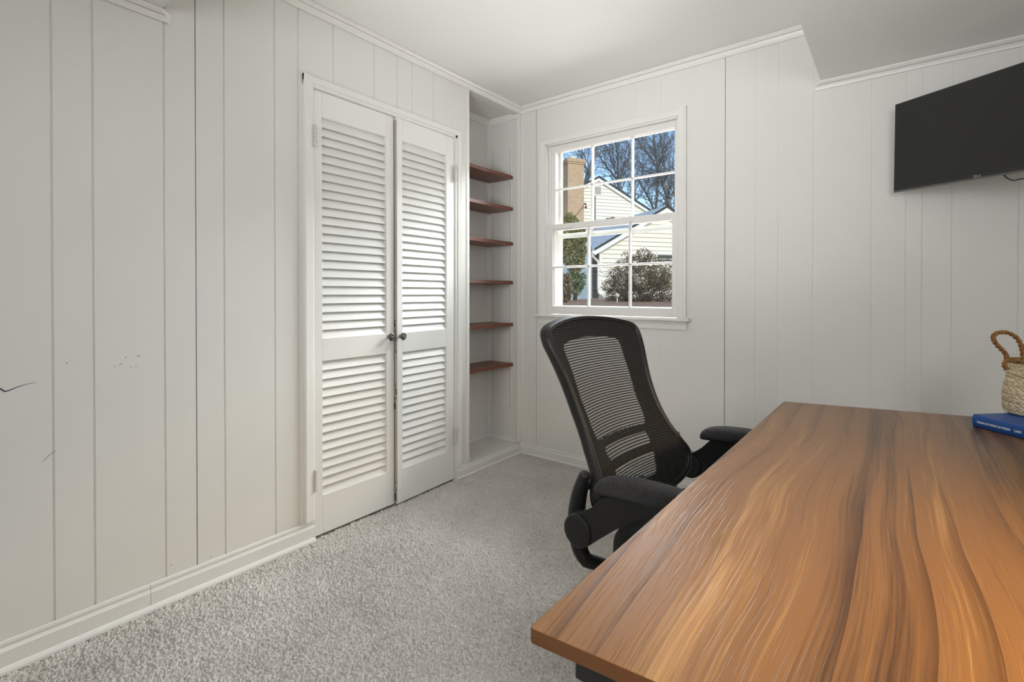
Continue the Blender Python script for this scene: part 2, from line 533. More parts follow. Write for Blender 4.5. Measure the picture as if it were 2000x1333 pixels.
TH = 0.05
LM = [(-3.52, 'g'), (-3.42, 'g'), (-3.2, 's'), (-3.05, 'g'), (-2.9, 'g'), (-2.68, 'g'), (-2.55, 'g'),
      (-2.364, 'g'), (-2.267, 'g'), (-2.073, 'g'), (-1.975, 's'), (-1.878, 'g'), (-1.684, 'g'), (-1.582, 'g'),
      (-1.415, 'g'), (-1.193, 'g'), (-1.051, 'g'), (-0.952, 'g'), (-0.801, 'g'), (-0.654, 'f')]
wl = MB()


def left_piece(y0, y1, z0, z1):
    pr = grooved(y0, y1, LM)
    wl.prism([(-d, y) for y, d in pr] + [(-TH, y1), (-TH, y0)], z0, z1, 'z')


left_piece(FW, -1.515, 0, H)
left_piece(-1.515, -0.643, 1.985, H)
left_piece(-0.643, -0.535, 0, H)
wl.box(-TH, 0, -0.535, 0.0, 2.306, H)               # header above the niche
wall_left = wl.build('wall_left', MAT['wall'])
tag(wall_left, 'white painted wood panelled wall holding the louvred closet doors', 'wall', kind=ST)

BMK = [(0.132, 's'), (0.255, 'f'), (0.42, 'f'), (0.62, 'f'), (0.83, 'f'), (0.98, 'f'), (1.321, 's'), (1.465, 'f'), (1.565, 'f'), (1.711, 'f'),
       (1.932, 'f'), (2.051, 'f'), (2.105, 'f'), (2.198, 'f'), (2.39, 'f'), (2.55, 's'), (2.75, 'f'), (2.95, 'f'), (3.2, 'f')]
WX0, WX1, WZ0, WZ1 = 0.207, 1.078, 0.945, 2.057
WT = 0.15
wb = MB()


def back_piece(x0, x1, z0, z1):
    pr = grooved(x0, x1, BMK)
    wb.prism([(x, d) for x, d in pr] + [(x1, WT), (x0, WT)], z0, z1, 'z')


back_piece(0.0, WX0, 0, H)
back_piece(WX1, RW, 0, H)
back_piece(WX0, WX1, 0, WZ0)
back_piece(WX0, WX1, WZ1, H)
wall_back = wb.build('wall_back', MAT['wall'])
tag(wall_back, 'white panelled wall with the double hung window and the screen', 'wall', kind=ST)
tag(MB().box(RW, RW + 0.1, FW, WT, 0, H).build('wall_right', MAT['wall']), 'white side wall right of the desk', 'wall', kind=ST)
tag(MB().box(-TH, RW + 0.1, FW - 0.1, FW, 0, H).build('wall_front', MAT['wall']), 'white wall behind the viewer', 'wall', kind=ST)
tag(MB().box(-0.75, RW + 0.1, FW - 0.1, WT, H, H + 0.12).build('ceiling', MAT['ceiling']), 'flat white ceiling above the closet and window', 'ceiling', kind=ST)
tag(MB().box(SOFX, RW, SOFY, 0.0, SOFZ, H).box(0.0, RW, FW, SOFY, SOFZ, H).build('ceiling_soffit', MAT['ceiling']),
    'dropped ceiling soffit above the wall mounted screen', 'ceiling', kind=ST)
# closet behind the doors and the body of the niche
cl = MB()
cl.box(-0.60, -0.55, -1.60, -0.50, 0, H)
cl.box(-0.60, -0.30, -0.58, -0.556, 0, H)
cl.box(-0.60, -TH, -1.65, -1.60, 0, H)
tag(cl.build('wall_closet', MAT['niche']), 'white inner walls of the closet behind the doors', 'wall', kind=ST)

# shelf niche: back wall, side faces, raised floor, lowered top
NB = -0.277
nb = MB()
nb.box(NB - 0.03, NB, -0.555, -0.012, 0.0, 2.33)
nb.box(NB - 0.03, -0.0515, -0.555, -0.5352, 0.0, 2.33)
nb.box(-0.0515, -0.0005, -0.5352, -0.534, 0.0, 2.33)
nb.box(NB - 0.03, -0.001, -0.012, 0.0, 0.0, 2.33)
nb.box(NB, -0.001, -0.535, -0.012, 2.318, 2.33)
nb.box(NB, -0.0005, -0.535, -0.012, 0.0, 0.066)
niche = nb.build('wall_niche', MAT['niche'])
tag(niche, 'white recessed niche lining around the brown shelves', 'wall', kind=ST)
# small trim inside the niche: quarter rounds at the top, corner bead, base strip
nt_ = MB()
nt_.prism([(NB, 2.318), (NB + 0.016, 2.318), (NB + 0.010, 2.300), (NB + 0.008, 2.276), (NB, 2.274)], -0.535, -0.012, 'y')
nt_.prism([(-0.012, 2.318), (-0.028, 2.318), (-0.022, 2.300), (-0.020, 2.276), (-0.012, 2.274)], NB, -0.006, 'x')
nt_.box(NB, NB + 0.018, -0.030, -0.012, 0.066, 2.276)
nt_.box(NB, NB + 0.010, -0.535, -0.030, 0.066, 0.092)
nt_.box(NB, -0.02, -0.021, -0.012, 0.066, 0.088)
tag(nt_.build('trim_niche', MAT['trim'], bevel=0.0012), 'thin white trim strips lining the shelf niche corners', 'trim', kind=ST)
# corner beads on the wall face either side of the opening
tag(MB().box(-0.01, 0.0045, -0.537, -0.514, 0.075, 2.303).build('trim_1', MAT['trim'], bevel=0.002), 'narrow white vertical strip at the left edge of the shelf niche', 'trim', kind=ST)
tag(MB().box(-0.012, 0.0045, -0.026, -0.001, 0.072, 2.303).build('trim_2', MAT['trim'], bevel=0.002), 'narrow white vertical strip between shelf niche and window wall', 'trim', kind=ST)

# crown mouldings: profile (out, down) from the corner
CP = [(0, -0.002), (0.016, -0.002), (0.016, -0.0012), (0.024, -0.0012), (0.024, -0.012), (0.0175, -0.0195), (0.0175, -0.0205), (0.009, -0.0205), (0.009, -0.0225), (0.0145, -0.0225), (0.0125, -0.026), (0.009, -0.036), (0.0075, -0.049), (0.0022, -0.049), (0.0022, -0.040), (0, -0.040)]
cr = MB().prism([(o, H + d) for o, d in CP], SOFY, -0.0, 'y')
tag(cr.build('trim_crown_left', MAT['trim']), 'white crown moulding along the top of the closet wall', 'trim', kind=ST)
cr = MB().prism([(-o, H + d) for o, d in CP], 0.0, SOFX, 'x')
tag(cr.build('trim_crown_back', MAT['trim']), 'white crown moulding along the ceiling above the window', 'trim', kind=ST)
# mouldings under the soffit end in a mitre
SP = [(0, -0.0018), (0.020, -0.0018), (0.020, -0.0010), (0.030, -0.0010), (0.030, -0.010), (0.021, -0.0165), (0.021, -0.0172), (0.012, -0.0172), (0.012, -0.0190), (0.0195, -0.0190), (0.014, -0.024), (0.0105, -0.031), (0.009, -0.036), (0.0018, -0.036), (0.0018, -0.030), (0, -0.030)]


def mitred(prof, fn_a, fn_b):
    A = [fn_a(o, d) for o, d in prof]; B = [fn_b(o, d) for o, d in prof]
    mb = MB(); n = len(prof); mb.v = A + B
    mb.f = [tuple(range(n))[::-1], tuple(range(n, 2 * n))] + [(i, (i + 1) % n, n + (i + 1) % n, n + i) for i in range(n)]
    mb.sm = [False] * len(mb.f); mb.mi = [0] * len(mb.f)
    return mb


tag(mitred(SP, lambda o, d: (1.708 + o * 1.13, -o, SOFZ + d), lambda o, d: (RW, -o, SOFZ + d)).build('trim_soffit_back', MAT['trim']),
    'white moulding under the soffit above the screen', 'trim', kind=ST)
tag(mitred(SP, lambda o, d: (o, -2.053 - o * 1.05, SOFZ + d), lambda o, d: (o, FW, SOFZ + d)).build('trim_soffit_left', MAT['trim']),
    'short white moulding under the soffit at upper left of the closet wall', 'trim', kind=ST)

# baseboards
BP = [(0, 0.0), (0.012, 0.0), (0.012, 0.058), (0.0125, 0.0595), (0.0105, 0.064), (0.0075, 0.071), (0.0090, 0.080), (0.0075, 0.088), (0.0060, 0.090), (0.0022, 0.090), (0.0022, 0.082), (0, 0.082)]
SH = [(0.0135, 0.0), (0.026, 0.0), (0.025, 0.009), (0.020, 0.017), (0.0135, 0.0195)]
b1 = MB()
b1.prism([(o, z) for o, z in BP], FW, -2.122, 'y'); b1.prism([(o, z) for o, z in BP], -2.1212, -1.517, 'y')
b1.prism([(o, z) for o, z in SH], FW, -1.519, 'y')
tag(b1.build('baseboard_left', MAT['trim'], bevel=0.0008), 'white baseboard along the panelled wall left of the closet', 'baseboard', kind=ST)
NP = [(0, 0.0), (0.014, 0.0), (0.014, 0.046), (0.012, 0.052), (0.010, 0.066), (0, 0.068)]
b2 = MB().prism([(o, z) for o, z in NP], -0.632, -0.0145, 'y').prism([(0.014, 0), (0.020, 0), (0.020, 0.008), (0.014, 0.014)], -0.630, -0.02, 'y')
tag(b2.build('baseboard_niche', MAT['trim'], bevel=0.0008), 'short white baseboard under the shelf niche', 'baseboard', kind=ST)
b3 = MB().prism([(-o, z * 0.82) for o, z in BP], 0.0, RW, 'x')
b3.prism([(-0.012, 0), (-0.018, 0), (-0.017, 0.010), (-0.012, 0.014)], 0.014, RW, 'x')
tag(b3.build('baseboard_back', MAT['trim'], bevel=0.0008), 'white baseboard along the window wall', 'baseboard', kind=ST)

# closet door casing
cz = MB()
CY0, CY1, CZ0, CZ1 = -1.515, -0.6325, 1.988, 2.034
# left leg, right leg, head (stepped profile: flat board, thin inner bead)
cz.prism([(0, -1.564), (0.017, -1.564), (0.019, -1.558), (0.014, -1.524), (0.0095, -1.5165), (0, -1.5165)], 0.0915, CZ1, 'z')
cz.prism([(0, -0.585), (0.012, -0.585), (0.014, -0.590), (0.012, -0.612), (0.012, -0.616), (0.006, -0.6165), (0.006, -0.633), (0, -0.633)], 0.068, CZ1, 'z')
cz.prism([(0, CZ1), (0.012, CZ1), (0.014, CZ1 - 0.006), (0.011, 2.009), (0.011, 2.004), (0.006, 2.0035), (0.006, CZ0), (0, CZ0)], -1.564, -0.585, 'y')
tag(cz.build('trim_door_casing', MAT['trim'], bevel=0.0008), 'white casing around the pair of closet doors', 'trim', kind=ST)

# carpet: a real pile surface where it shows
gx, gy = np.arange(0.0, 1.86, 0.00205), np.arange(-2.60, 0.002, 0.00205)
nx, ny = len(gx), len(gy)


def smooth2(a, k):
    for _ in range(k):
        a = (a + np.roll(a, 1, 0) + np.roll(a, -1, 0)) / 3
        a = (a + np.roll(a, 1, 1) + np.roll(a, -1, 1)) / 3
    return a


wn = rng.normal(size=(nx, ny))
for ax_ in (0, 1): wn = (2 * wn + np.roll(wn, 1, ax_) + np.roll(wn, -1, ax_)) / 4
wn = 0.8 * wn / wn.std() + 0.9 * smooth2(rng.normal(size=(nx, ny)), 1)
wn /= wn.std()
wn2 = smooth2(rng.normal(size=(nx, ny)), 4); wn2 /= wn2.std()
hz = -0.001 + 0.0031 * wn + 0.0009 * wn2
hz = np.clip(hz, -0.011, 0.0075)
XX, YY = np.meshgrid(gx, gy, indexing='ij')
XX = XX + rng.normal(size=XX.shape) * 0.0006; YY = YY + rng.normal(size=YY.shape) * 0.0006
V = np.stack([XX, YY, hz], -1).reshape(-1, 3).astype(np.float32)
ii = (np.arange(nx - 1)[:, None] * ny + np.arange(ny - 1)[None, :]).reshape(-1)
Q = np.stack([ii, ii + ny, ii + ny + 1, ii + 1], -1).astype(np.int32)
fl = MB().box(-0.62, RW, FW, WT, -0.12, -0.012)
k0 = len(fl.v)
me = bpy.data.meshes.new('floor')
allv = np.concatenate([np.array(fl.v, dtype=np.float32), V,
                       np.array([(1.85, FW, -0.003), (RW, FW, -0.003), (RW, 0, -0.003), (1.85, 0, -0.003), (0, FW, -0.003), (1.85, FW, -0.003), (1.85, -2.59, -0.003), (0, -2.59, -0.003),
                                 (-0.6, -1.6, -0.004), (0.002, -1.6, -0.004), (0.002, -0.55, -0.004), (-0.6, -0.55, -0.004)], dtype=np.float32)])
e0 = k0 + len(V)
faces = [list(f) for f in fl.f] + [[e0 + i for i in range(4)], [e0 + 4 + i for i in range(4)], [e0 + 8 + i for i in range(4)]]
small = np.array(faces, dtype=np.int32)
allf = np.concatenate([small, Q + k0])
me.vertices.add(len(allv)); me.vertices.foreach_set('co', allv.reshape(-1))
me.loops.add(allf.size); me.loops.foreach_set('vertex_index', allf.reshape(-1))
me.polygons.add(len(allf)); me.polygons.foreach_set('loop_start', np.arange(0, allf.size, 4, dtype=np.int32))
me.polygons.foreach_set('use_smooth', np.array([False] * len(small) + [True] * len(Q)))
me.materials.append(MAT['carpet']); me.update(calc_edges=True); me.validate()
floor = bpy.data.objects.new('floor', me); COL.objects.link(floor)
tag(floor, 'grey beige textured carpet covering the room floor', 'floor', kind=ST)

# pen stroke and scuffs on the panelling (child meshes of the wall)


def stroke(pts, wid, x=0.0007):
    mb = MB(); n = len(pts)
    for i, (y, z) in enumerate(pts):
        a = pts[max(i - 1, 0)]; b = pts[min(i + 1, n - 1)]
        t = Vector((b[0] - a[0], b[1] - a[1])).normalized(); w = wid[i] if hasattr(wid, '__len__') else wid
        mb.v += [(x, y - t.y * w, z + t.x * w), (x, y + t.y * w, z - t.x * w), (-0.0003, y - t.y * w, z + t.x * w), (-0.0003, y + t.y * w, z - t.x * w)]
    for i in range(n - 1):
        a, b = 4 * i, 4 * i + 4
        for f in ((a, b, b + 1, a + 1), (a, a + 2, b + 2, b), (a + 1, b + 1, b + 3, a + 3)):
            mb.f.append(f); mb.sm.append(False); mb.mi.append(0)
    return mb


o = stroke([(-2.486, 0.826), (-2.476, 0.814), (-2.467, 0.804), (-2.458, 0.8055), (-2.44, 0.8135), (-2.42, 0.819), (-2.400, 0.8205)],
           [0.0006, 0.0016, 0.0019, 0.0014, 0.0009, 0.0005, 0.0002]).build('ink_mark', MAT['ink'], wall_left)
tag(o, 'dark blue pen stroke')
o = stroke([(-2.388, 0.580), (-2.376, 0.594), (-2.362, 0.604), (-2.357, 0.607)], [0.0002, 0.0006, 0.0005, 0.0002]).build('scuff_mark', MAT['scuff'], wall_left)
tag(o, 'thin curved grey scratch')
sp_ = MB()
for (y, z, l) in ((-2.332, 0.871, .006), (-2.214, 0.847, .004), (-2.199, 0.851, .010), (-2.185, 0.873, .006), (-2.170, 0.838, .004), (-2.157, 0.840, .004), (-2.150, 0.874, .012), (-1.930, 0.10, .006), (-2.058, 0.125, .006)):
    q = stroke([(y - l / 2, z - l * 0.15), (y, z), (y + l / 2, z + l * 0.2)], [0.0006, 0.0011, 0.0005]); sp_.add(q.v, q.f)
tag(sp_.build('scuff_mark', MAT['scuff'], wall_left), 'cluster of small dark nicks')

# ------------------------------------------------------------------ closet doors
LZ = ((0.885, 1.870, 25), (0.184, 0.783, 15))
HT = 0.030


def make_door(name, y0, y1, pan0, pan1, hinge_side, knob_y, label):
    """door leaf in coordinates relative to its hinge edge; closed face at x=0.003"""
    hy = y0 if hinge_side < 0 else y1
    root = thing(name, (0.003, hy, 0.0), 0.0, label, 'closet door', kind=ST)
    X0, X1 = -HT, 0.0
    L = lambda y: y - hy
    fr = MB()
    fr.box(X0, X1, L(y0), L(pan0), 0.012, 1.982); fr.box(X0, X1, L(pan1), L(y1), 0.012, 1.982)
    for (za, zb) in ((0.012, 0.184), (0.783, 0.885), (1.870, 1.982)):
        fr.box(X0, X1, L(pan0) + 0.0003, L(pan1) - 0.0003, za, zb)
    fr.build('door_frame', MAT['door'], root, local=True, bevel=0.0018)
    for (za, zb, n) in LZ:
        lv = MB(); p = (zb - za) / n
        for k in range(n):
            zc = za + p * (k + 0.5)
            c, s = math.cos(math.radians(67)), math.sin(math.radians(67))
            hw, ht = 0.0245, 0.0030
            # section leans: lower edge toward the room, upper edge to the closet
            def P(a, b): return (-0.0165 + a * c + b * s, zc - a * s + b * c)
            sec = [P(-hw, -ht), P(-hw, ht), P(hw - 0.001, ht), P(hw, ht * 0.5), P(hw, -ht * 0.5), P(hw - 0.001, -ht)]
            lv.prism(sec, L(pan0) + 0.0004, L(pan1) - 0.0004, 'y')
        lv.build('louver_panel', MAT['door'], root, local=True)
    for zc in (1.775, 0.265):
        hg = MB()
        hyl = 0.0 - hinge_side * 0.0
        yy = hinge_side * 0.002
        for q, (a, b) in enumerate(((-0.045, -0.0275), (-0.0265, -0.0095), (-0.0085, 0.0085), (0.0095, 0.0265), (0.0275, 0.045))):
            hg.lathe([(0.0052, a), (0.0064, a + 0.001), (0.0064, b - 0.001), (0.0052, b)], (0.0125, yy, zc), 14, smooth=False)
        hg.lathe([(0.0025, -0.05), (0.0042, -0.048), (0.0042, 0.048), (0.0025, 0.05)], (0.0125, yy, zc), 10)
        hg.box(-0.001, 0.0085, yy - 0.0015, yy + 0.0015, zc - 0.044, zc + 0.044)
        hg.build('hinge', MAT['hinge'], root, local=True)
    kn = MB(); kz = 0.868; ky = L(knob_y)
    kn.lathe([(0.009, -0.001), (0.009, 0.002), (0.0055, 0.004), (0.005, 0.016), (0.010, 0.019), (0.0185, 0.022), (0.0200, 0.0245), (0.0190, 0.0275), (0.0155, 0.0290), (0.014, 0.0275), (0.006, 0.0285), (0.005, 0.031), (0.0015, 0.032)], (0, ky, kz), 24, 'x')
    for k in range(7):   # swirled petals cast on the face
        pts = []
        for t in range(6):
            r = 0.004 + 0.0125 * t / 5; q = 2 * PI * k / 7 + t * 0.22
            pts.append((0.0295, ky + r * math.cos(q), kz + r * math.sin(q)))
        kn.tube(pts, [0.0016, 0.0018, 0.0018, 0.0017, 0.0015, 0.001], 6)
    kn.build('knob', MAT['chrome'], root, local=True)
    return root


d1 = make_door('door_1', -1.5145, -1.078, -1.474, -1.1225, -1, -1.112, 'left white louvred closet door leaf beside the plain panelling')
d2 = make_door('door_2', -1.070, -0.646, -1.034, -0.706, 1, -1.051, 'right white louvred closet door leaf standing slightly ajar beside the shelf niche')
d2.rotation_euler = (0, 0, math.radians(2.3) * 1)   # free edge swings a little into the room
d2.location.x = 0.002
# worn meeting edge of the ajar leaf: chipped strip
ch = MB().box(-0.030, -0.0012, -0.4243, -0.42395, 0.02, 1.97)
tag(ch.build('worn_edge', MAT['raw_edge'], d2, local=True), 'bare worn edge')
ch = MB()
for z, l in ((0.945, .012), (0.925, .02), (0.895, .008), (0.862, .05), (0.822, .012), (0.81, .008), (0.79, .016), (0.62, .02), (0.585, .03), (0.55, .012), (0.51, .03), (0.05, .03), (0.03, .02), (0.08, .012), (0.12, .008)):
    w = random.uniform(0.003, 0.010); a = random.uniform(-0.013, -0.004)
    ch.box(max(a - w, -0.029), a, -0.4248, -0.4240, z - l / 2, z + l / 2)
tag(ch.build('paint_chip', MAT['chip'], d2, local=True), 'dark chips where paint has worn away')

# ------------------------------------------------------------------ window
win = thing('window_1', (0.64, 0.0, 0.945), 0, 'white double hung window with twelve panes above the office chair', 'window', kind=ST)
wc = MB()
# casing legs and head with a raised outer band
wc.prism([(0.161, 0), (0.161, -0.016), (0.168, -0.018), (0.172, -0.014), (0.198, -0.012), (0.207, -0.010), (0.207, 0)], 0.951, 2.096, 'z')
wc.prism([(1.125, 0), (1.125, -0.017), (1.117, -0.019), (1.112, -0.014), (1.088, -0.012), (1.078, -0.010), (1.078, 0)], 0.951, 2.100, 'z')
wc.prism([(0, 2.096), (-0.014, 2.096), (-0.016, 2.090), (-0.013, 2.085), (-0.012, 2.066), (-0.010, 2.057), (0, 2.057)], 0.172, 1.112, 'x')
wc.build('casing', MAT['trim'], win, bevel=0.0008)
jb = MB()
jb.box(0.192, 0.2075, 0, 0.13, 0.945, 2.075); jb.box(1.0775, 1.093, 0, 0.13, 0.945, 2.075); jb.box(0.192, 1.093, 0, 0.13, 2.0565, 2.075)
jb.box(0.207, 0.220, 0.0405, 0.0455, 0.951, 2.057); jb.box(1.066, 1.078, 0.0405, 0.0455, 0.951, 2.057)    # parting beads
jb.box(0.207, 0.216, -0.002, 0.0035, 0.951, 2.057); jb.box(1.071, 1.078, -0.002, 0.0035, 0.951, 2.057); jb.box(0.207, 1.078, -0.002, 0.0035, 2.048, 2.057)
jb.prism([(0.0, 0.94), (0.16, 0.915), (0.16, 0.945), (0.0, 0.951)], 0.207, 1.078, 'x')
jb.build('jamb', MAT['trim'], win, bevel=0.001)
sl = MB().prism([(0, 0.934), (-0.044, 0.934), (-0.050, 0.938), (-0.051, 0.943), (-0.048, 0.9495), (-0.043, 0.9515), (0, 0.9515)], 0.150, 1.150, 'x')
sl.build('stool', MAT['trim'], win, bevel=0.0008)
ap = MB().prism([(0, 0.886), (-0.012, 0.887), (-0.014, 0.892), (-0.014, 0.916), (-0.020, 0.924), (-0.022, 0.934), (0, 0.934)], 0.161, 1.130, 'x')
ap.build('apron', MAT['trim'], win, bevel=0.0006)


def sash(name, ya, yb, x0, x1, z0, z1, lx, lz, mv, mh, hasp=False):
    sb = MB(); yg = (ya + yb) / 2 + 0.006
    sb.box(x0, lx[0], ya, yb, z0, z1); sb.box(lx[1], x1, ya, yb, z0, z1)
    sb.box(lx[0], lx[1], ya, yb, z0, lz[0]); sb.box(lx[0], lx[1], ya, yb, lz[1], z1)
    o = sb.build(name, MAT['trim'], win, bevel=0.0016)
    mu = MB()
    def bar(c, hw0, hw1):  # moulded bar: narrow toward the room
        return [(c - hw0, ya + 0.001), (c + hw0, ya + 0.001), (c + hw1 * 0.7, ya + 0.006), (c + hw1, yg - 0.002), (c + hw0, yb - 0.004), (c - hw0, yb - 0.004), (c - hw1, yg - 0.002), (c - hw1 * 0.7, ya + 0.006)]
    for a in mv: mu.prism([(p[0], p[1]) for p in bar(a, 0.003, 0.0068)], lz[0], lz[1], 'z')
    for a in mh: mu.prism([(p[1], p[0]) for p in bar(a, 0.003, 0.0066)], lx[0], lx[1], 'x')
    # sloped glazing stops round the opening
    s = 0.006
    mu.prism([(lx[0], ya + 0.004), (lx[0] + s, yg - 0.002), (lx[0], yg - 0.002)], lz[0], lz[1], 'z'); mu.prism([(lx[1], ya + 0.004), (lx[1] - s, yg - 0.002), (lx[1], yg - 0.002)], lz[0], lz[1], 'z')
    mu.prism([(ya + 0.004, lz[0]), (yg - 0.002, lz[0] + s), (yg - 0.002, lz[0])], lx[0], lx[1], 'x'); mu.prism([(ya + 0.004, lz[1]), (yg - 0.002, lz[1] - s), (yg - 0.002, lz[1])], lx[0], lx[1], 'x')
    mu.build('muntin', MAT['trim'], o)
    MB().box(lx[0] - 0.004, lx[1] + 0.004, yg - 0.0015, yg + 0.0015, lz[0] - 0.004, lz[1] + 0.004).build('glass', MAT['glass'], o)
    return o


sash('upper_sash', 0.046, 0.080, 0.2085, 1.0765, 1.500, 2.0555, (0.253, 1.042), (1.535, 2.016), (0.519, 0.785), (1.769,))
sash('lower_sash', 0.004, 0.040, 0.2085, 1.0765, 0.954, 1.534, (0.258, 1.043), (1.004, 1.506), (0.515, 0.789), (1.2575,))
so = MB()
so.box(0.2085, 0.268, 0.098, 0.112, 0.955, 2.05); so.box(1.046, 1.0765, 0.098, 0.112, 0.955, 2.05)
so.box(0.268, 1.046, 0.098, 0.112, 2.022, 2.05); so.box(0.268, 1.046, 0.098, 0.112, 0.955, 0.998); so.box(0.268, 1.046, 0.098, 0.112, 1.452, 1.482)
so.build('storm_frame', MAT['ext_white'], win, bevel=0.001)

# ------------------------------------------------------------------ shelves in the niche and their slotted standards
for k, (x, lab) in enumerate(((-0.228, 'white slotted shelf standard near the niche back corner'), (-0.074, 'white slotted shelf standard near the front of the niche side'))):
    z0, z1 = 0.29, 2.082
    s = thing('shelf_standard', (x, -0.012, z0), 0, lab, 'shelf standard', 'slotted shelf standards on the niche side')
    MB().prism([(x - 0.008, -0.012), (x - 0.008, -0.0165), (x - 0.006, -0.0172), (x + 0.006, -0.0172), (x + 0.008, -0.0165), (x + 0.008, -0.012)], z0, z1, 'z').build('channel', MAT['steel_white'], s)
    ho = MB(); n = int((z1 - z0) / 0.0127)
    for i in range(n):
        zc = z0 + 0.010 + i * 0.0127
        ho.box(x - 0.0035, x + 0.0035, -0.01745, -0.0165, zc - 0.0017, zc + 0.0017)
    ho.build('slot', MAT['hole'], s)
    for zt in (1.868, 1.652, 1.415, 1.150, 0.863, 0.588):
        MB().prism([(-0.0175, zt), (-0.036, zt), (-0.034, zt - 0.003), (-0.020, zt - 0.011), (-0.0175, zt - 0.012)], x - 0.0045, x + 0.0045, 'x').build('clip', MAT['steel_white'], s)
SHZ = ((1.868, 'topmost'), (1.652, 'second from the top'), (1.415, 'third from the top'), (1.150, 'fourth from the top'), (0.863, 'fifth from the top'), (0.588, 'lowest'))
sh0 = None
for k, (z, w) in enumerate(SHZ):
    if sh0 is None:
        sh0 = MB().box(-0.262, -0.050, -0.532, -0.0185, 0, 0.022).build('wooden_shelf', MAT['shelf'], bevel=0.0015)
        o = sh0
    else:
        o = sh0.copy(); COL.objects.link(o)
    o.location = (0, 0, z + 0.0004)
    tag(o, f'reddish brown wooden shelf in the white niche, {w}', 'shelf', 'brown shelves in the niche')

# ------------------------------------------------------------------ desk
DZ, DT = 0.730, 0.0165
PA, PB, PC, PD = (1.710, -2.265), (1.728, -0.858), (2.440, -0.690), (2.440, -2.205)
desk = thing('desk', (2.05, -1.5, 0), 0, 'walnut topped desk with black metal legs in the right foreground', 'desk')


def rounded(poly, r, n=5):
    out = []; N = len(poly)
    for i in range(N):
        p = Vector(poly[i]); a = (Vector(poly[i - 1]) - p).normalized(); b = (Vector(poly[(i + 1) % N]) - p).normalized()
        for k in range(n + 1):
            t = k / n; q0 = p + a * r * (1 - t); q1 = p + b * r * t
            out.append(tuple(q0.lerp(q1, t)))
    return out


dp = rounded([PA, PB, PC, PD], 0.006)
tp = MB().prism(dp, DZ - DT, DZ, 'z', smooth=False)
for i in range(2, len(tp.f)): tp.mi[i] = 1
tp.build('desktop', [MAT['desk'], MAT['desk_edge']], desk, bevel=0.0012)
fz = DZ - DT
for (ya, ) in ((-2.224,), (-0.93,)):
    lf = MB()
    sk = 0.0 if ya < -2 else 0.0
    lf.box(1.757, 2.36, ya - 0.025, ya + 0.025, fz - 0.026, fz - 0.0005)
    lf.build('cross_rail', MAT['dark_metal'], desk, bevel=0.002)
    for xx in (1.97, 2.33):
        MB().box(xx - 0.025, xx + 0.025, ya - 0.025, ya + 0.025, 0.022, fz - 0.026).build('leg', MAT['dark_metal'], desk, bevel=0.003)
    MB().box(1.74, 2.39, ya - 0.03, ya + 0.03, 0.006, 0.022).build('foot', MAT['dark_metal'], desk, bevel=0.003)
MB().box(2.27, 2.31, -2.18, -0.955, fz - 0.03, fz - 0.0005).build('side_rail', MAT['dark_metal'], desk, bevel=0.002)

# ------------------------------------------------------------------ office chair
CH = (1.527, -1.445); CR = math.radians(-6)
chair = thing('office_chair', (CH[0], CH[1], 0), CR, 'black mesh back office chair with padded arms tucked at the desk', 'chair')
ZT = [.45, .52, .56, .6, .63, .66, .7, .74, .78, .82, .86, .9, .93, .95, .98, 1.03]
XT = [.020, .010, -.002, -.0125, -.0195, -.034, -.0615, -.083, -.103, -.1195, -.134, -.149, -.161, -.17, -.182, -.200]
WTb = [.18, .215, .232, .238, .230, .212, .198, .191, .19, .193, .2, .209, .218, .223, .226, .226]


def bx(Y, Z):
    w = np.interp(Z, ZT, WTb)
    return np.interp(Z, ZT, XT) - 0.035 * (1 - (Y / w) ** 2)


def catmull(P, n=6, closed=True):
    out = []; N = len(P)
    for i in range(N if closed else N - 1):
        p0, p1, p2, p3 = [np.array(P[(i + k) % N] if closed else P[min(max(i + k, 0), N - 1)], float) for k in (-1, 0, 1, 2)]
        for t in np.linspace(0, 1, n, endpoint=False):
            out.append(tuple(0.5 * ((2 * p1) + (-p0 + p2) * t + (2 * p0 - 5 * p1 + 4 * p2 - p3) * t * t + (-p0 + 3 * p1 - 3 * p2 + p3) * t ** 3)))
    if not closed: out.append(tuple(P[-1]))
    return out


half = [(0.0, 0.535), (0.10, 0.537), (0.165, 0.546), (0.212, 0.566), (0.233, 0.590), (0.2375, 0.612), (0.230, 0.632), (0.212, 0.660), (0.198, 0.70), (0.1905, 0.745), (0.1905, 0.79), (0.1955, 0.84),
        (0.205, 0.885), (0.2165, 0.928), (0.2225, 0.955), (0.219, 0.978), (0.200, 0.9935), (0.15, 1.005), (0.08, 1.0135)]
outl = half + [(0.0, 1.017)] + [(-y, z) for y, z in half[:0:-1]]
OUT = np.array(catmull(outl, 6))


def poly_round(P, r, n=6):
    return np.array(rounded(P, r, n))


HOLES = [poly_round([(-.146, .953), (-.134, .704), (.134, .704), (.146, .953), (.07, .966), (-.07, .966)], 0.016),
         poly_round([(-.118, .690), (-.112, .655), (.112, .655), (.118, .690)], 0.0165),
         poly_round([(-.112, .640), (-.105, .578), (.105, .578), (.112, .640)], 0.016)]
# keep the top edge of the large opening gently arched
HOLES[0] = np.array(catmull([(-.134, .722), (-.122, .706), (-.10, .704), (0, .704), (.10, .704), (.122, .706), (.134, .722), (.139, .80), (.143, .88), (.146, .93), (.140, .946), (.10, .955), (0, .961),
                             (-.10, .955), (-.140, .946), (-.146, .93), (-.143, .88), (-.139, .80)], 4))


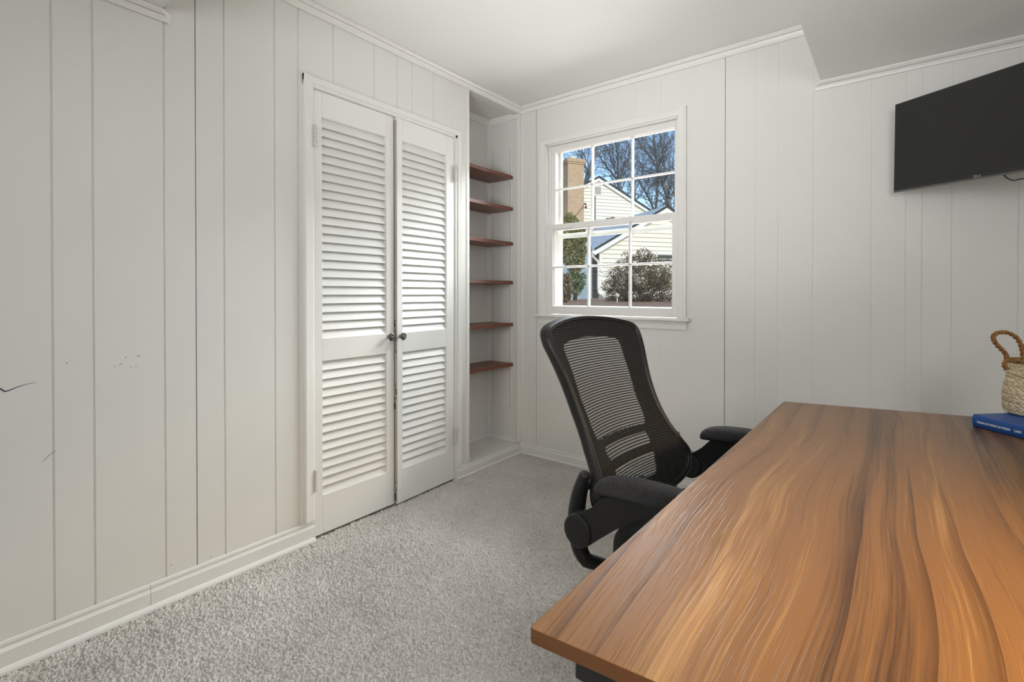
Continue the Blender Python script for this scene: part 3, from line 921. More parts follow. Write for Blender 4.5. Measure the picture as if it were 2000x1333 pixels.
def sdf(P, pts):
    """signed distance (negative inside) and nearest point, polygon P (n,2), pts (m,2)"""
    A = P; B = np.roll(P, -1, 0); best = np.full(len(pts), 1e9); near = np.zeros_like(pts); ins = np.zeros(len(pts), bool)
    for a, b in zip(A, B):
        ab = b - a; t = np.clip(((pts - a) @ ab) / max(ab @ ab, 1e-12), 0, 1); q = a + t[:, None] * ab; d = np.hypot(*(pts - q).T)
        k = d < best; best[k] = d[k]; near[k] = q[k]
        c = ((a[1] > pts[:, 1]) != (b[1] > pts[:, 1]))
        with np.errstate(divide='ignore', invalid='ignore'):
            xi = (b[0] - a[0]) * (pts[:, 1] - a[1]) / (b[1] - a[1]) + a[0]
        ins ^= c & (pts[:, 0] < xi)
    return np.where(ins, -best, best), near


def sheet(step, outline, holes, xoff, inset=0.0):
    ys = np.arange(-0.248, 0.2485, step); zs = np.arange(0.524, 1.0285, step)
    Yg, Zg = np.meshgrid(ys, zs, indexing='ij'); P = np.stack([Yg.ravel(), Zg.ravel()], 1)
    d, nr = sdf(outline, P)
    keepv = d < step * 0.5
    Pm = P.copy(); snap = np.abs(d) < step * 0.72; Pm[snap] = nr[snap]
    ok = (d < step * 0.72)
    for h in holes:
        dh, nh = sdf(h, P); ok &= (dh > -step * 0.72); s2 = np.abs(dh) < step * 0.72; Pm[s2] = nh[s2]
    n1, n2 = len(ys), len(zs); idx = -np.ones(len(P), int); mb = MB(); uv = []
    for i in np.nonzero(ok)[0]:
        idx[i] = len(mb.v); y, z = Pm[i]; mb.v.append((float(bx(y, z) + xoff), float(y), float(z))); uv.append((y, z))
    cc = P.reshape(n1, n2, 2)
    cen = ((cc[:-1, :-1] + cc[1:, 1:]) / 2).reshape(-1, 2)
    dc, _ = sdf(outline, cen); good = dc < step * 0.25
    for h in holes:
        dh, _ = sdf(h, cen); good &= dh > -step * 0.25
    for c in np.nonzero(good)[0]:
        i, j = divmod(c, n2 - 1)
        q = [i * n2 + j, (i + 1) * n2 + j, (i + 1) * n2 + j + 1, i * n2 + j + 1]
        if all(idx[k] >= 0 for k in q): mb.f.append(tuple(int(idx[k]) for k in q)); mb.sm.append(True); mb.mi.append(0)
    mb.uv = uv
    return mb


pl = sheet(0.0048, OUT, HOLES, -0.016); pl.uv = None
plate = pl.build('back_panel', MAT['black_plastic'], chair, local=True, fix=False, solid=(0.006, 0.0))
ms = sheet(0.006, OUT, [], -0.001)
ms.build('mesh_fabric', MAT['mesh'], chair, local=True, fix=False)
# border cloth over the plate (close weave, opaque) so the edge reads solid
bd = sheet(0.0048, OUT, HOLES, -0.0075); bd.uv = None
bd.build('back_border', MAT['seat_fabric'], chair, local=True, fix=False, solid=(0.002, 0.0))
# deep outer rim following the outline
rim = MB(); rings = []; N = len(OUT)
for i in range(N):
    y, z = OUT[i]; a = OUT[i - 1]; b = OUT[(i + 1) % N]; t = np.array(b) - np.array(a); t /= np.hypot(*t); nrm = (t[1], -t[0])
    x = float(bx(y, z))
    sec = [(0.0025, -0.004), (0.004, 0.000), (0.0025, 0.0025), (-0.004, 0.0045), (-0.018, 0.005), (-0.027, 0.002), (-0.029, -0.004), (-0.024, -0.010), (-0.006, -0.010)]
    rings.append([(x + sx, y + nrm[0] * so_, z + nrm[1] * so_) for sx, so_ in sec])
rings.append(rings[0]); rim.loft(rings, True, False, True)
rim.build('back_rim', MAT['black_plastic'], chair, local=True)
# piping line on the front of the rim
pts = [(float(bx(y, z)) + 0.0035, y * 0.988, z if z < 0.9 else z - 0.003) for y, z in OUT[::2]]
MB().tube(pts, 0.0013, 5, closed=True).build('piping', plain('piping_cord', (0.05, 0.05, 0.05), 0.35), chair, local=True)
# back support spine and cross bar to the arm brackets
bs = MB()
bs.loft([[(x + dx, y * w, z) for dx, y in ((-0.018, -1), (0.0, -1), (0.010, -0.6), (0.010, 0.6), (0.0, 1), (-0.018, 1), (-0.03, 0.5), (-0.03, -0.5))] for x, z, w in
         ((0.10, 0.405, 0.045), (0.02, 0.41, 0.05), (-0.045, 0.44, 0.055), (-0.066, 0.49, 0.055), (-0.066, 0.53, 0.055), (-0.066, 0.56, 0.07), (-0.066, 0.575, 0.07), (-0.066, 0.582, 0.05))])
bs.build('back_spine', MAT['black_plastic'], chair, local=True, subsurf=1)
for s in (-1, 1):
    MB().tube([(-0.060, s * 0.236, 0.640), (-0.058, s * 0.215, 0.638), (-0.056, s * 0.185, 0.636)], 0.0135, 10, flat=(1.0, 1.25)).build('bracket_stub', MAT['black_plastic'], chair, local=True)
for s in (-1, 1):
    # curved bracket that carries the arm
    path = catmull([(-0.058, 0.664), (-0.064, 0.645), (-0.074, 0.612), (-0.082, 0.568), (-0.082, 0.525), (-0.074, 0.487), (-0.055, 0.461), (-0.01, 0.438), (0.06, 0.418), (0.14, 0.405)], 5, False)
    rr = []
    for i, (x, z) in enumerate(path):
        t = i / (len(path) - 1); rr.append(0.013 + 0.010 * math.sin(PI * min(1, t * 1.25)))
    yy = [s * (0.236 if z > 0.46 else 0.236 - (0.46 - z) * 2.4) for x, z in path]
    ab = MB().tube([(x, y, z) for (x, z), y in zip(path, yy)], rr, 12, flat=(0.85, 1.0), ref=(0, 1, 0))
    ab.build('arm_bracket', MAT['black_plastic'], chair, local=True)
    # hinge drum + link plate up to the pad
    ar = MB()
    ar.lathe([(0.030, -0.024), (0.0355, -0.022), (0.037, -0.012), (0.037, 0.012), (0.0355, 0.0185), (0.032, 0.021), (0.030, 0.0195), (0.018, 0.0195), (0.016, 0.0185), (0.004, 0.0185)][::1], (-0.030, s * 0.285, 0.561), 28, 'y')
    prof = [(-0.040, 0.590), (-0.020, 0.603), (0.006, 0.6235), (0.022, 0.641), (0.036, 0.655), (0.10, 0.664), (0.20, 0.672), (0.262, 0.674), (0.262, 0.664), (0.20, 0.656), (0.15, 0.646), (0.11, 0.628), (0.060, 0.590), (0.015, 0.552), (-0.004, 0.536)]
    ar.prism(prof, s * 0.285 - 0.018, s * 0.285 + 0.018, 'y')
    o = ar.build('arm_link', MAT['black_plastic'], chair, local=True, bevel=0.003)
    cp = MB().lathe([(0.026, 0.0), (0.026, 0.0016), (0.022, 0.0026), (0.002, 0.0026)], (-0.030, s * 0.285 + s * 0.0205, 0.561), 24, 'y')
    if s < 0:
        for i, v in enumerate(cp.v): cp.v[i] = (v[0], 2 * (s * 0.285 + s * 0.0205) - v[1], v[2])
    cp.build('hinge_cap', plain('satin_black_cap', (0.022, 0.022, 0.022), 0.3), o, local=True)
    # plump pad with a rounded heel
    pd = MB(); rings = []
    prof = [(0.000, 0.656, 0.004, 0.004), (0.004, 0.659, 0.018, 0.012), (0.016, 0.665, 0.030, 0.019), (0.04, 0.671, 0.038, 0.0225), (0.08, 0.676, 0.0425, 0.0235), (0.13, 0.6795, 0.044, 0.0230), (0.18, 0.681, 0.043, 0.0215), (0.22, 0.681, 0.040, 0.0195), (0.25, 0.680, 0.033, 0.016), (0.264, 0.679, 0.022, 0.011), (0.270, 0.678, 0.006, 0.004)]
    for x, z, hw, hh in prof:
        ring = []
        for k in range(24):
            q = 2 * PI * k / 24; c, sn = math.cos(q), math.sin(q)
            ring.append((x, s * 0.276 + hw * math.copysign(abs(c) ** 0.8, c), z + hh * (sn if sn > 0 else math.copysign(abs(sn) ** 0.75, sn) * 0.8)))
        rings.append(ring)
    pd.loft(rings)
    pd.build('arm_pad', MAT['soft_pad'], chair, local=True, subsurf=1)
# seat
st = MB(); rings = []
for z, g in ((0.450, 0.88), (0.456, 0.97), (0.478, 1.0), (0.505, 0.995), (0.526, 0.95), (0.534, 0.86), (0.534, 0.4), (0.530, 0.02)):
    ring = []
    for k in range(40):
        q = 2 * PI * k / 40; c, sn = math.cos(q), math.sin(q)
        ex = 0.55
        ring.append((0.205 + 0.245 * g * math.copysign(abs(c) ** ex, c), 0.25 * g * math.copysign(abs(sn) ** ex, sn), z))
    rings.append(ring)
st.loft(rings); st.build('seat', MAT['seat_fabric'], chair, local=True)
MB().box(0.07, 0.34, -0.10, 0.10, 0.385, 0.451).build('seat_plate', MAT['black_plastic'], chair, local=True, bevel=0.01)
MB().lathe([(0.028, 0.10), (0.028, 0.25), (0.018, 0.252), (0.018, 0.385)], (0.205, 0, 0), 20).build('gas_lift', MAT['dark_metal'], chair, local=True)
MB().lathe([(0.02, 0.085), (0.05, 0.09), (0.052, 0.13), (0.03, 0.14)], (0.205, 0, 0), 24).build('base_hub', MAT['black_plastic'], chair, local=True)
for k in range(5):
    q = 2 * PI * k / 5 + 0.35; dx, dy = math.cos(q), math.sin(q)
    lg = MB().tube([(0.205 + dx * r, dy * r, z) for r, z in ((0.04, 0.11), (0.12, 0.105), (0.22, 0.092), (0.29, 0.082))], [0.026, 0.024, 0.019, 0.014], 10, flat=(1, 0.8))
    leg = lg.build('base_leg', MAT['black_plastic'], chair, local=True)
    cs = MB(); cx, cy = 0.205 + dx * 0.285, dy * 0.285
    for sg in (-1, 1):
        n_ = (-dy, dx)
        ringz = []
        for h in (-0.009, 0.009):
            ringz.append([(cx + n_[0] * (sg * 0.014 + h) + dx * 0.027 * math.cos(a), cy + n_[1] * (sg * 0.014 + h) + dy * 0.027 * math.cos(a), 0.031 + 0.027 * math.sin(a)) for a in [2 * PI * i / 18 for i in range(18)]])
        cs.loft(ringz)
    cs.lathe([(0.006, 0.03), (0.006, 0.08)], (cx, cy, 0), 10)
    cs.build('caster', MAT['black_plastic'], leg, local=True)

# ------------------------------------------------------------------ wall screen
TL = Vector((2.0135, -0.085, 1.873)); td = Vector((0.797, -0.603, -0.034)).normalized()
tu = (Vector((0, 0, 1)) - td * td.z).normalized(); tn = td.cross(tu)
if tn.y > 0: tn = -tn
tu = (tu + tn * 0.028).normalized(); tn = (tn - tu * tn.dot(tu)).normalized()
TW, THH = 0.64, 0.358
BL = TL - tu * THH
tv = thing('television', tuple(BL + td * TW / 2), 0, 'black flat television angled out from the wall at upper right', 'television')
tc_ = TL + td * (TW / 2) - tu * (THH / 2)
tb = MB().obox(tc_ - tn * 0.011, td, tu, tn, TW / 2, THH / 2, 0.011)
tb.build('case', MAT['tv_case'], tv, bevel=0.0015)
MB().obox(tc_ + tn * 0.0004 + tu * 0.005, td, tu, tn, TW / 2 - 0.005, THH / 2 - 0.010, 0.0006).build('screen', MAT['tv_screen'], tv)
lip = MB().obox(BL + td * (TW / 2) - tu * 0.0025 - tn * 0.004, td, tu, tn, TW / 2 - 0.002, 0.0032, 0.006)
lip.build('lower_lip', MAT['tv_lip'], tv, bevel=0.0012)
MB().obox(tc_ - tn * 0.034 - tu * 0.04, td, tu, tn, TW * 0.36, THH * 0.32, 0.012).build('rear_housing', MAT['tv_case'], tv, bevel=0.004)
arm = MB()
pc = tc_ - tn * 0.046 - tu * 0.02
wallp = Vector((pc.x + 0.10, -0.012, pc.z))
arm.obox(pc - tn * 0.006, td, tu, tn, 0.05, 0.05, 0.006)
arm.tube([pc - tn * 0.012, Vector((pc.x + 0.16, (pc.y - 0.01) / 2 - 0.02, pc.z)), wallp], 0.014, 8)
arm.box(wallp.x - 0.04, wallp.x + 0.04, -0.014, -0.0012, wallp.z - 0.09, wallp.z + 0.09)
arm.build('wall_mount', MAT['dark_metal'], tv)
# maker's mark on the lower border and the hanging lead


def on_tv(px, py):
    return on_plane(px, py, TL + tn * 0.0012, tn)


lp = on_tv(1901.5, 347.2)
M4 = Matrix.Identity(4)
for i in range(3): M4[i][0] = td[i]; M4[i][1] = tu[i]; M4[i][2] = tn[i]; M4[i][3] = lp[i] - WLOC[tv.name][i]
lg = MB()
rg = 0.0042
c0 = Vector(lp) + td * 0.0045 + tu * 0.0040
ring = [c0 + td * (rg * math.cos(a)) + tu * (rg * math.sin(a)) for a in [2 * PI * k / 24 for k in range(24)]]
lg.tube(ring, 0.0009, 6, closed=True)
lg.tube([c0 - td * 0.0006 + tu * 0.0018, c0 - td * 0.0006 - tu * 0.0016, c0 + td * 0.0016 - tu * 0.0016], 0.0005, 6)
lg.tube([c0 - td * 0.0022 + tu * 0.0012, c0 - td * 0.0022 + tu * 0.0014], 0.0006, 6)
lg.build('logo', MAT['logo'], tv)
text_mesh('logo', 'LG', 0.0105, 0.0002, MAT['logo'], tv, M4 @ Matrix.Translation((0.0105, 0.0004, 0)))
c1 = on_plane(1961.5, 342.5, TL - tn * 0.02, tn)
pts = [c1 + Vector((0, 0, 0.012))]
for px, py in ((1961.5, 342.5), (1966, 347), (1973, 351), (1981, 352.7), (1988, 351), (1993, 349.6), (2000, 349), (2020, 344), (2050, 330), (2070, 318)):
    pts.append(on_plane(px, py, TL - tn * 0.02, tn))
MB().tube(catmull([tuple(p) for p in pts], 4, False), 0.0021, 6).build('power_lead', MAT['dark_metal'], tv)

# ------------------------------------------------------------------ book
bL = Vector((2.181, -0.898, DZ)); BHt = 0.034
bd_ = Vector((0.705, -0.709, 0)).normalized(); bp_ = Vector((0.709, 0.705, 0))
bl, bw = 0.216, 0.146
book = thing('book', tuple(bL), math.atan2(bd_.y, bd_.x), 'blue hardcover book lying on the desk under the straw basket', 'book')
# local: x along the spine, y to the fore edge
cv = MB()
sec = [(0.004, 0), (bw, 0), (bw, 0.003), (0.0045, 0.003), (0.0045, BHt - 0.003), (bw, BHt - 0.003), (bw, BHt), (0.004, BHt), (0.0008, BHt - 0.003), (-0.0012, BHt * 0.7), (-0.0016, BHt * 0.5), (-0.0012, BHt * 0.3), (0.0008, 0.003)]
cv.prism(sec, 0, bl, 'x')
cv.build('cover', MAT['book'], book, local=True, bevel=0.0007)
MB().box(0.004, bl - 0.004, 0.005, bw - 0.004, 0.0031, BHt - 0.0031).build('pages', MAT['paper'], book, local=True)
M4 = Matrix(((1, 0, 0, 0.012), (0, 0, -1, -0.0017), (0, 1, 0, BHt * 0.40), (0, 0, 0, 1)))
text_mesh('title', 'TOMORROW, AND TOMORROW, AND TOMORROW', 0.0082, 0.0003, MAT['white_print'], book, M4, width=0.079)
text_mesh('title', 'GABRI', 0.0086, 0.0003, MAT['white_print'], book, Matrix.Translation((0.087, 0, 0.0)) @ M4, width=0.0155)

# ------------------------------------------------------------------ woven basket
bc = on_plane(2022, 811, Vector((0, 0, DZ + BHt + 0.0006)), Vector((0, 0, 1)))
basket = thing('basket', tuple(bc), 0, 'small woven straw basket with looped handles standing on the blue book', 'basket')
prof = [(0.052, 0.0), (0.0575, 0.003), (0.0605, 0.010), (0.0620, 0.025), (0.0625, 0.045), (0.0620, 0.062), (0.0590, 0.080), (0.0555, 0.095), (0.0535, 0.110), (0.0535, 0.128), (0.0540, 0.140)]
pz = np.array([p[1] for p in prof]); pr_ = np.array([p[0] for p in prof])
nz, na = 112, 256
bk = MB(); rings = []
for j in range(nz + 1):
    z = 0.140 * j / nz; R = float(np.interp(z, pz, pr_)); ring = []
    row = z / 0.0105; ri = int(row); fr = row - ri
    for k in range(na):
        th = 2 * PI * k / na
        u = th * 26 / (2 * PI)
        lean = (1 if ri % 2 == 0 else -1) * (fr - 0.5) * 1.1
        ph = u + lean
        d = abs(math.sin(PI * ph)) ** 0.6 * (0.45 + 0.55 * math.sin(PI * fr) ** 0.5)
        r = R + 0.0042 * d - 0.0022
        ring.append((bc.x + r * math.cos(th), bc.y + r * math.sin(th), bc.z + z))
    rings.append(ring)
bk.loft(rings, True, False, True)
inner = [[(bc.x + (float(np.interp(z, pz, pr_)) - 0.005) * math.cos(2 * PI * k / 48), bc.y + (float(np.interp(z, pz, pr_)) - 0.005) * math.sin(2 * PI * k / 48), bc.z + z) for k in range(48)] for z in (0.140, 0.09, 0.05, 0.004)]
bk.loft(inner, True, False, True)
bk.add([(bc.x + 0.052 * math.cos(2 * PI * k / 48), bc.y + 0.052 * math.sin(2 * PI * k / 48), bc.z + 0.002) for k in range(48)], [tuple(range(48))])
bk.build('body', MAT['straw'], basket, fix=False)


def rope(path, r, strand, turns, n=7, closed=False):
    """two strands twisted round a path"""
    mb = MB(); P = [Vector(p) for p in path]
    for s in (0, 1):
        pts = []
        for i, p in enumerate(P):
            t = (P[min(i + 1, len(P) - 1)] - P[max(i - 1, 0)]).normalized()
            a = t.cross(Vector((0.31, 0.2, 0.93))).normalized(); b = t.cross(a)
            q = 2 * PI * turns * i / (len(P) - 1) + PI * s
            pts.append(p + a * (r * math.cos(q)) + b * (r * math.sin(q)))
        mb.tube(pts, strand, n)
    return mb


rimp = [(bc.x + 0.0535 * math.cos(2 * PI * k / 160), bc.y + 0.0535 * math.sin(2 * PI * k / 160), bc.z + 0.1415) for k in range(161)]
rope(rimp, 0.0022, 0.0030, 30).build('rim', MAT['rope'], basket)
# handle seen leaning out to the left of the rim: root points from the photograph's view, loop rising and tipping outward
vd = Vector((bc.x - CAM.x, bc.y - CAM.y, 0)).normalized(); vr = Vector((vd.y, -vd.x, 0))     # away from viewer, to the right
hd = [(1966, 722), (1961, 713), (1965, 704), (1966, 696), (1959, 686), (1948, 675), (1941, 665), (1941, 656), (1950, 650.5), (1965, 650), (1980, 656), (1991, 668), (1996, 682), (1998, 697), (1999, 710)]
hp = [at_depth(px, py, 1.268 - 0.004 * math.sin(PI * i / 14)) for i, (px, py) in enumerate(hd)]
for sg in (1, -1):
    P = hp if sg > 0 else [Vector((2 * bc.x - p.x, 2 * bc.y - p.y, p.z)) for p in hp]
    rope(catmull([tuple(p) for p in P], 6, False), 0.0026, 0.0033, 12).build('handle', MAT['rope'], basket)

# thin leaf passing in front of the basket, from a plant standing right of it
lf = thing('potted_grass', (2.400, -1.100, DZ), 0, 'thin green leaf blade arching in front of the straw basket', 'plant')


def blade(pts, w):
    mb = MB(); P = [Vector(p) for p in catmull(pts, 6, False)]; rings = []
    for i, p in enumerate(P):
        t = i / (len(P) - 1); ww = w * (math.sin(PI * min(1, 0.12 + t * 0.88)) ** 0.7 + 0.02)
        tg = (P[min(i + 1, len(P) - 1)] - P[max(i - 1, 0)]).normalized(); sd = tg.cross(Vector((0, 0, 1))).normalized(); nn = sd.cross(tg)
        rings.append([p + sd * ww, p + nn * ww * 0.35, p - sd * ww, p - nn * ww * 0.15])
    return mb.loft(rings)


tip = at_depth(1950, 721.5, 1.235); b1_ = at_depth(1975, 730, 1.21); b2_ = at_depth(2000, 739.5, 1.18)
root_ = Vector((2.400, -1.100, DZ + 0.047))
blade([tuple(root_), tuple(root_ + Vector((-0.005, -0.01, 0.07))), tuple(at_depth(2030, 743, 1.13)), tuple(b2_), tuple(b1_), tuple(tip)], 0.0026).build('leaf', MAT['leaf_thin'], lf)
for q in range(6):
    a = 0.3 + q * 0.55 - 1.2
    blade([tuple(root_), tuple(root_ + Vector((0.02 * math.cos(a), 0.02 * math.sin(a), 0.08))), tuple(root_ + Vector((0.05 * math.cos(a), 0.05 * math.sin(a), 0.13))), tuple(root_ + Vector((0.09 * math.cos(a), 0.09 * math.sin(a), 0.12)))], 0.0026).build('leaf', MAT['leaf_thin'], lf)
MB().lathe([(0.026, 0.0005), (0.032, 0.05), (0.034, 0.055), (0.030, 0.055), (0.028, 0.045), (0.002, 0.045)], (2.400, -1.100, DZ), 28).build('pot', plain('white_glazed_pot', (0.7, 0.69, 0.66), 0.25), lf)

# ------------------------------------------------------------------ outdoors
GZ = 0.88
fd = Vector((0.58, 0.815, 0)).normalized(); fn = Vector((fd.y, -fd.x, 0))          # along the neighbour's wall, and out of it toward us
wp0 = at_depth(1173, 520, 22.0)
mp0 = at_depth(1165, 400, 29.0)
cp0 = at_depth(1125, 400, 27.5)
gp = MB().box(-60, 60, WT + 0.3, 130, GZ - 0.6, GZ)
tag(gp.build('ground', MAT['soil']), 'leaf littered ground outside below the window view', 'ground', kind=ST)


def onw(px, py, p0):
    return on_plane(px, py, p0, fn)


def sz(p, p0):
    return ((p - p0).dot(fd), p.z)


def clip_band(poly, z0, z1):
    def cut(P, z, keep_above):
        out = []
        for i in range(len(P)):
            a, b = P[i], P[(i + 1) % len(P)]
            ia = (a[1] >= z) if keep_above else (a[1] <= z); ib = (b[1] >= z) if keep_above else (b[1] <= z)
            if ia: out.append(a)
            if ia != ib:
                t = (z - a[1]) / (b[1] - a[1]); out.append((a[0] + t * (b[0] - a[0]), z))
        return out
    P = cut(poly, z0, True)
    return cut(P, z1, False) if len(P) > 2 else []


def siding(poly, p0, course=0.2, back=0.12):
    mb = MB(); zmin = min(p[1] for p in poly); zmax = max(p[1] for p in poly); z = zmin
    P0 = Vector((p0.x, p0.y, 0))
    while z < zmax:
        band = clip_band(poly, z, min(z + course, zmax))
        if len(band) > 2:
            fr = [P0 + fd * s + fn * (0.045 * (1 - (zz - z) / course)) + Vector((0, 0, zz)) for s, zz in band]
            bk_ = [P0 + fd * s - fn * back + Vector((0, 0, zz)) for s, zz in band]
            n = len(band); mb.add(fr + bk_, [tuple(range(n)), tuple(range(n, 2 * n))[::-1]] + [(i, (i + 1) % n, n + (i + 1) % n, n + i) for i in range(n)])
        z += course
    return mb


def slab(pts, dirv, th, mb=None):
    mb = mb or MB(); n = len(pts); q = [p + dirv * th for p in pts]
    return mb.add(list(pts) + q, [tuple(range(n)), tuple(range(n, 2 * n))[::-1]] + [(i, (i + 1) % n, n + (i + 1) % n, n + i) for i in range(n)])


house = thing('house', (wp0.x, wp0.y, GZ), 0, 'cream sided neighbouring house with brick chimney seen through the window', 'house')
# near wing: gable end facing us
eL = onw(1171, 484, wp0); pk = onw(1296, 410, wp0)
half_w = (pk - eL).dot(fd)
e_s = sz(eL, wp0)[0]; p_s = sz(pk, wp0)[0]
poly = [(e_s, GZ), (2 * p_s - e_s, GZ), (2 * p_s - e_s, eL.z), (p_s, pk.z), (e_s, eL.z)]
siding(poly, wp0).build('wing_siding', MAT['siding'], house)
W0 = Vector((wp0.x, wp0.y, 0))
def WP(s, z, out=0.0): return W0 + fd * s + fn * out + Vector((0, 0, z))
# wing depth behind: side wall and roof planes
dep = 6.0
sd_ = MB(); slab([WP(e_s, GZ, 0), WP(e_s, GZ, -dep), WP(e_s, eL.z, -dep), WP(e_s, eL.z, 0)], fd, 0.1, sd_)
slab([WP(2 * p_s - e_s, GZ, 0), WP(2 * p_s - e_s, GZ, -dep), WP(2 * p_s - e_s, eL.z, -dep), WP(2 * p_s - e_s, eL.z, 0)], -fd, 0.1, sd_)
sd_.build('wing_side_wall', MAT['brown_brick'], house)
ov, sl_ = 0.38, (pk.z - eL.z) / half_w
rf = MB()
n1 = Vector((-sl_ * fd.x, -sl_ * fd.y, 1)).normalized()
for sg in (1, -1):
    a = WP(p_s - sg * (half_w + ov), eL.z - sl_ * ov + 0.06, 0.30); b = WP(p_s, pk.z + 0.06, 0.30); c = WP(p_s, pk.z + 0.06, -dep); d = WP(p_s - sg * (half_w + ov), eL.z - sl_ * ov + 0.06, -dep)
    slab([a, b, c, d], Vector((0, 0, 1)), 0.09, rf)
rf.build('wing_roof', MAT['roof'], house)
rk = MB()
for sg in (1, -1):
    a = WP(p_s - sg * (half_w + ov), eL.z - sl_ * ov - 0.16, 0.24); b = WP(p_s, pk.z - 0.16, 0.24)
    slab([a, b, b + Vector((0, 0, 0.22)), a + Vector((0, 0, 0.22))], fn, 0.05, rk)
    a = WP(p_s - sg * (half_w + ov * 0.2), eL.z - sl_ * ov * 0.2 - 0.14, 0.03); b = WP(p_s, pk.z - 0.14, 0.03)
    slab([a, b, b + fn * 0.24, a + fn * 0.24], Vector((0, 0, -1)), 0.02, rk)
rk.build('rake_board', MAT['ext_white'], house)
de = MB()
for sg in (1, -1):
    a = WP(p_s - sg * (half_w + ov), eL.z - sl_ * ov + 0.06, 0.30); b = WP(p_s, pk.z + 0.06, 0.30)
    slab([a, b, b + Vector((0, 0, 0.10)), a + Vector((0, 0, 0.10))], fn, 0.03, de)
de.build('roof_edge', MAT['roof_edge'], house)
gt = MB(); ez = eL.z - sl_ * ov + 0.02
slab([WP(e_s - ov - 0.12, ez - 0.10, 0.3), WP(e_s - ov, ez - 0.12, 0.3), WP(e_s - ov, ez + 0.03, 0.3), WP(e_s - ov - 0.12, ez + 0.03, 0.3)], -fn, dep, gt)
gt.build('gutter', MAT['ext_white'], house)
cbd = MB(); slab([WP(e_s - 0.02, GZ, 0.03), WP(e_s + 0.12, GZ, 0.03), WP(e_s + 0.12, eL.z - 0.1, 0.03), WP(e_s - 0.02, eL.z - 0.1, 0.03)], -fn, 0.06, cbd)
cbd.build('corner_board', MAT['ext_white'], house)
ds = MB()
s0 = e_s - 0.10
ds.tube([WP(e_s - ov - 0.05, ez - 0.06, 0.20), WP(e_s - ov - 0.05, ez - 0.22, 0.20), WP(e_s - ov + 0.10, ez - 0.32, 0.12), WP(s0 - 0.02, ez - 0.42, 0.07), WP(s0, ez - 0.56, 0.07), WP(s0, GZ + 0.42, 0.07), WP(s0 + 0.02, GZ + 0.24, 0.08), WP(s0 + 0.22, GZ + 0.08, 0.2), WP(s0 + 0.50, GZ + 0.03, 0.4)], 0.055, 8)
ds.build('downspout', MAT['ext_white'], house)
# small wing window
wv = MB(); a = onw(1281, 495, wp0); b = onw(1318, 511, wp0)
sa, sb_ = sz(a, wp0)[0], sz(b, wp0)[0]
zt, zb = a.z, b.z
for (s_0, s_1, z0_, z1_) in ((sa, sb_, zt - 0.05, zt + 0.05), (sa, sb_, zb - 0.05, zb), (sa - 0.05, sa + 0.05, zb, zt), (sb_ - 0.05, sb_ + 0.05, zb, zt)):
    slab([WP(s_0, z0_, 0.03), WP(s_1, z0_, 0.03), WP(s_1, z1_, 0.03), WP(s_0, z1_, 0.03)], fn, 0.05, wv)
wo = wv.build('window', MAT['ext_white'], house)
slab([WP(sa, zb, 0.028), WP(sb_, zb, 0.028), WP(sb_, zt, 0.028), WP(sa, zt, 0.028)], fn, 0.01).build('pane', MAT['win_dark'], wo)
# main block gable behind
M0 = Vector((mp0.x, mp0.y, 0))
def MP(s, z, out=0.0): return M0 + fd * s + fn * out + Vector((0, 0, z))
mpk = onw(1168, 350, mp0); mre = onw(1271, 417, mp0); ms_p = sz(mpk, mp0)[0]; msl = (mpk.z - mre.z) / ((mre - mpk).dot(fd)); mh = (mre - mpk).dot(fd) + 1.2
mez = mpk.z - msl * mh
poly = [(ms_p - mh, GZ), (ms_p + mh, GZ), (ms_p + mh, mez), (ms_p, mpk.z), (ms_p - mh, mez)]
siding(poly, mp0).build('gable_siding', MAT['siding'], house)
rf = MB(); rk = MB(); de = MB()
for sg in (1, -1):
    a = MP(ms_p - sg * (mh + 0.4), mez - msl * 0.4 + 0.05, 0.15); b = MP(ms_p, mpk.z + 0.05, 0.15); c = MP(ms_p, mpk.z + 0.05, -9); d = MP(ms_p - sg * (mh + 0.4), mez - msl * 0.4 + 0.05, -9)
    slab([a, b, c, d], Vector((0, 0, 1)), 0.1, rf)
    a = MP(ms_p - sg * (mh + 0.4), mez - msl * 0.4 - 0.13, 0.08); b = MP(ms_p, mpk.z - 0.13, 0.08)
    slab([a, b, b + Vector((0, 0, 0.18)), a + Vector((0, 0, 0.18))], fn, 0.05, rk)
    a = MP(ms_p - sg * (mh + 0.4), mez - msl * 0.4 + 0.05, 0.155); b = MP(ms_p, mpk.z + 0.05, 0.155)
    slab([a, b, b + Vector((0, 0, 0.11)), a + Vector((0, 0, 0.11))], fn, 0.03, de)
rf.build('main_roof', MAT['roof'], house); rk.build('rake_board', MAT['ext_white'], house); de.build('roof_edge', MAT['roof_edge'], house)
a = onw(1162, 364, mp0); b = onw(1173, 380, mp0); va, vb = sz(a, mp0)[0], sz(b, mp0)[0]
gv = MB()
for k in range(7):
    z = b.z + (a.z - b.z) * k / 7
    slab([MP(va, z, 0.03), MP(vb, z, 0.03), MP(vb, z + (a.z - b.z) / 7 * 0.75, 0.03), MP(va, z + (a.z - b.z) / 7 * 0.75, 0.03)], fn, 0.03, gv)
gv.build('gable_vent', plain('vent_grey', (0.45, 0.43, 0.40), 0.6), house)
pr2 = MB(); s_ = sz(onw(1161.5, 400, mp0), mp0)[0]
slab([MP(s_ - 0.03, GZ, 0.02), MP(s_ + 0.03, GZ, 0.02), MP(s_ + 0.03, onw(1161, 383, mp0).z, 0.02), MP(s_ - 0.03, onw(1161, 383, mp0).z, 0.02)], fn, 0.05, pr2)
pr2.build('corner_board', plain('dark_green_strip', (0.10, 0.11, 0.09), 0.7), house)  # narrow dark green upright strip on the gable wall
lamp = MB(); q = onw(1187, 428.5, mp0)
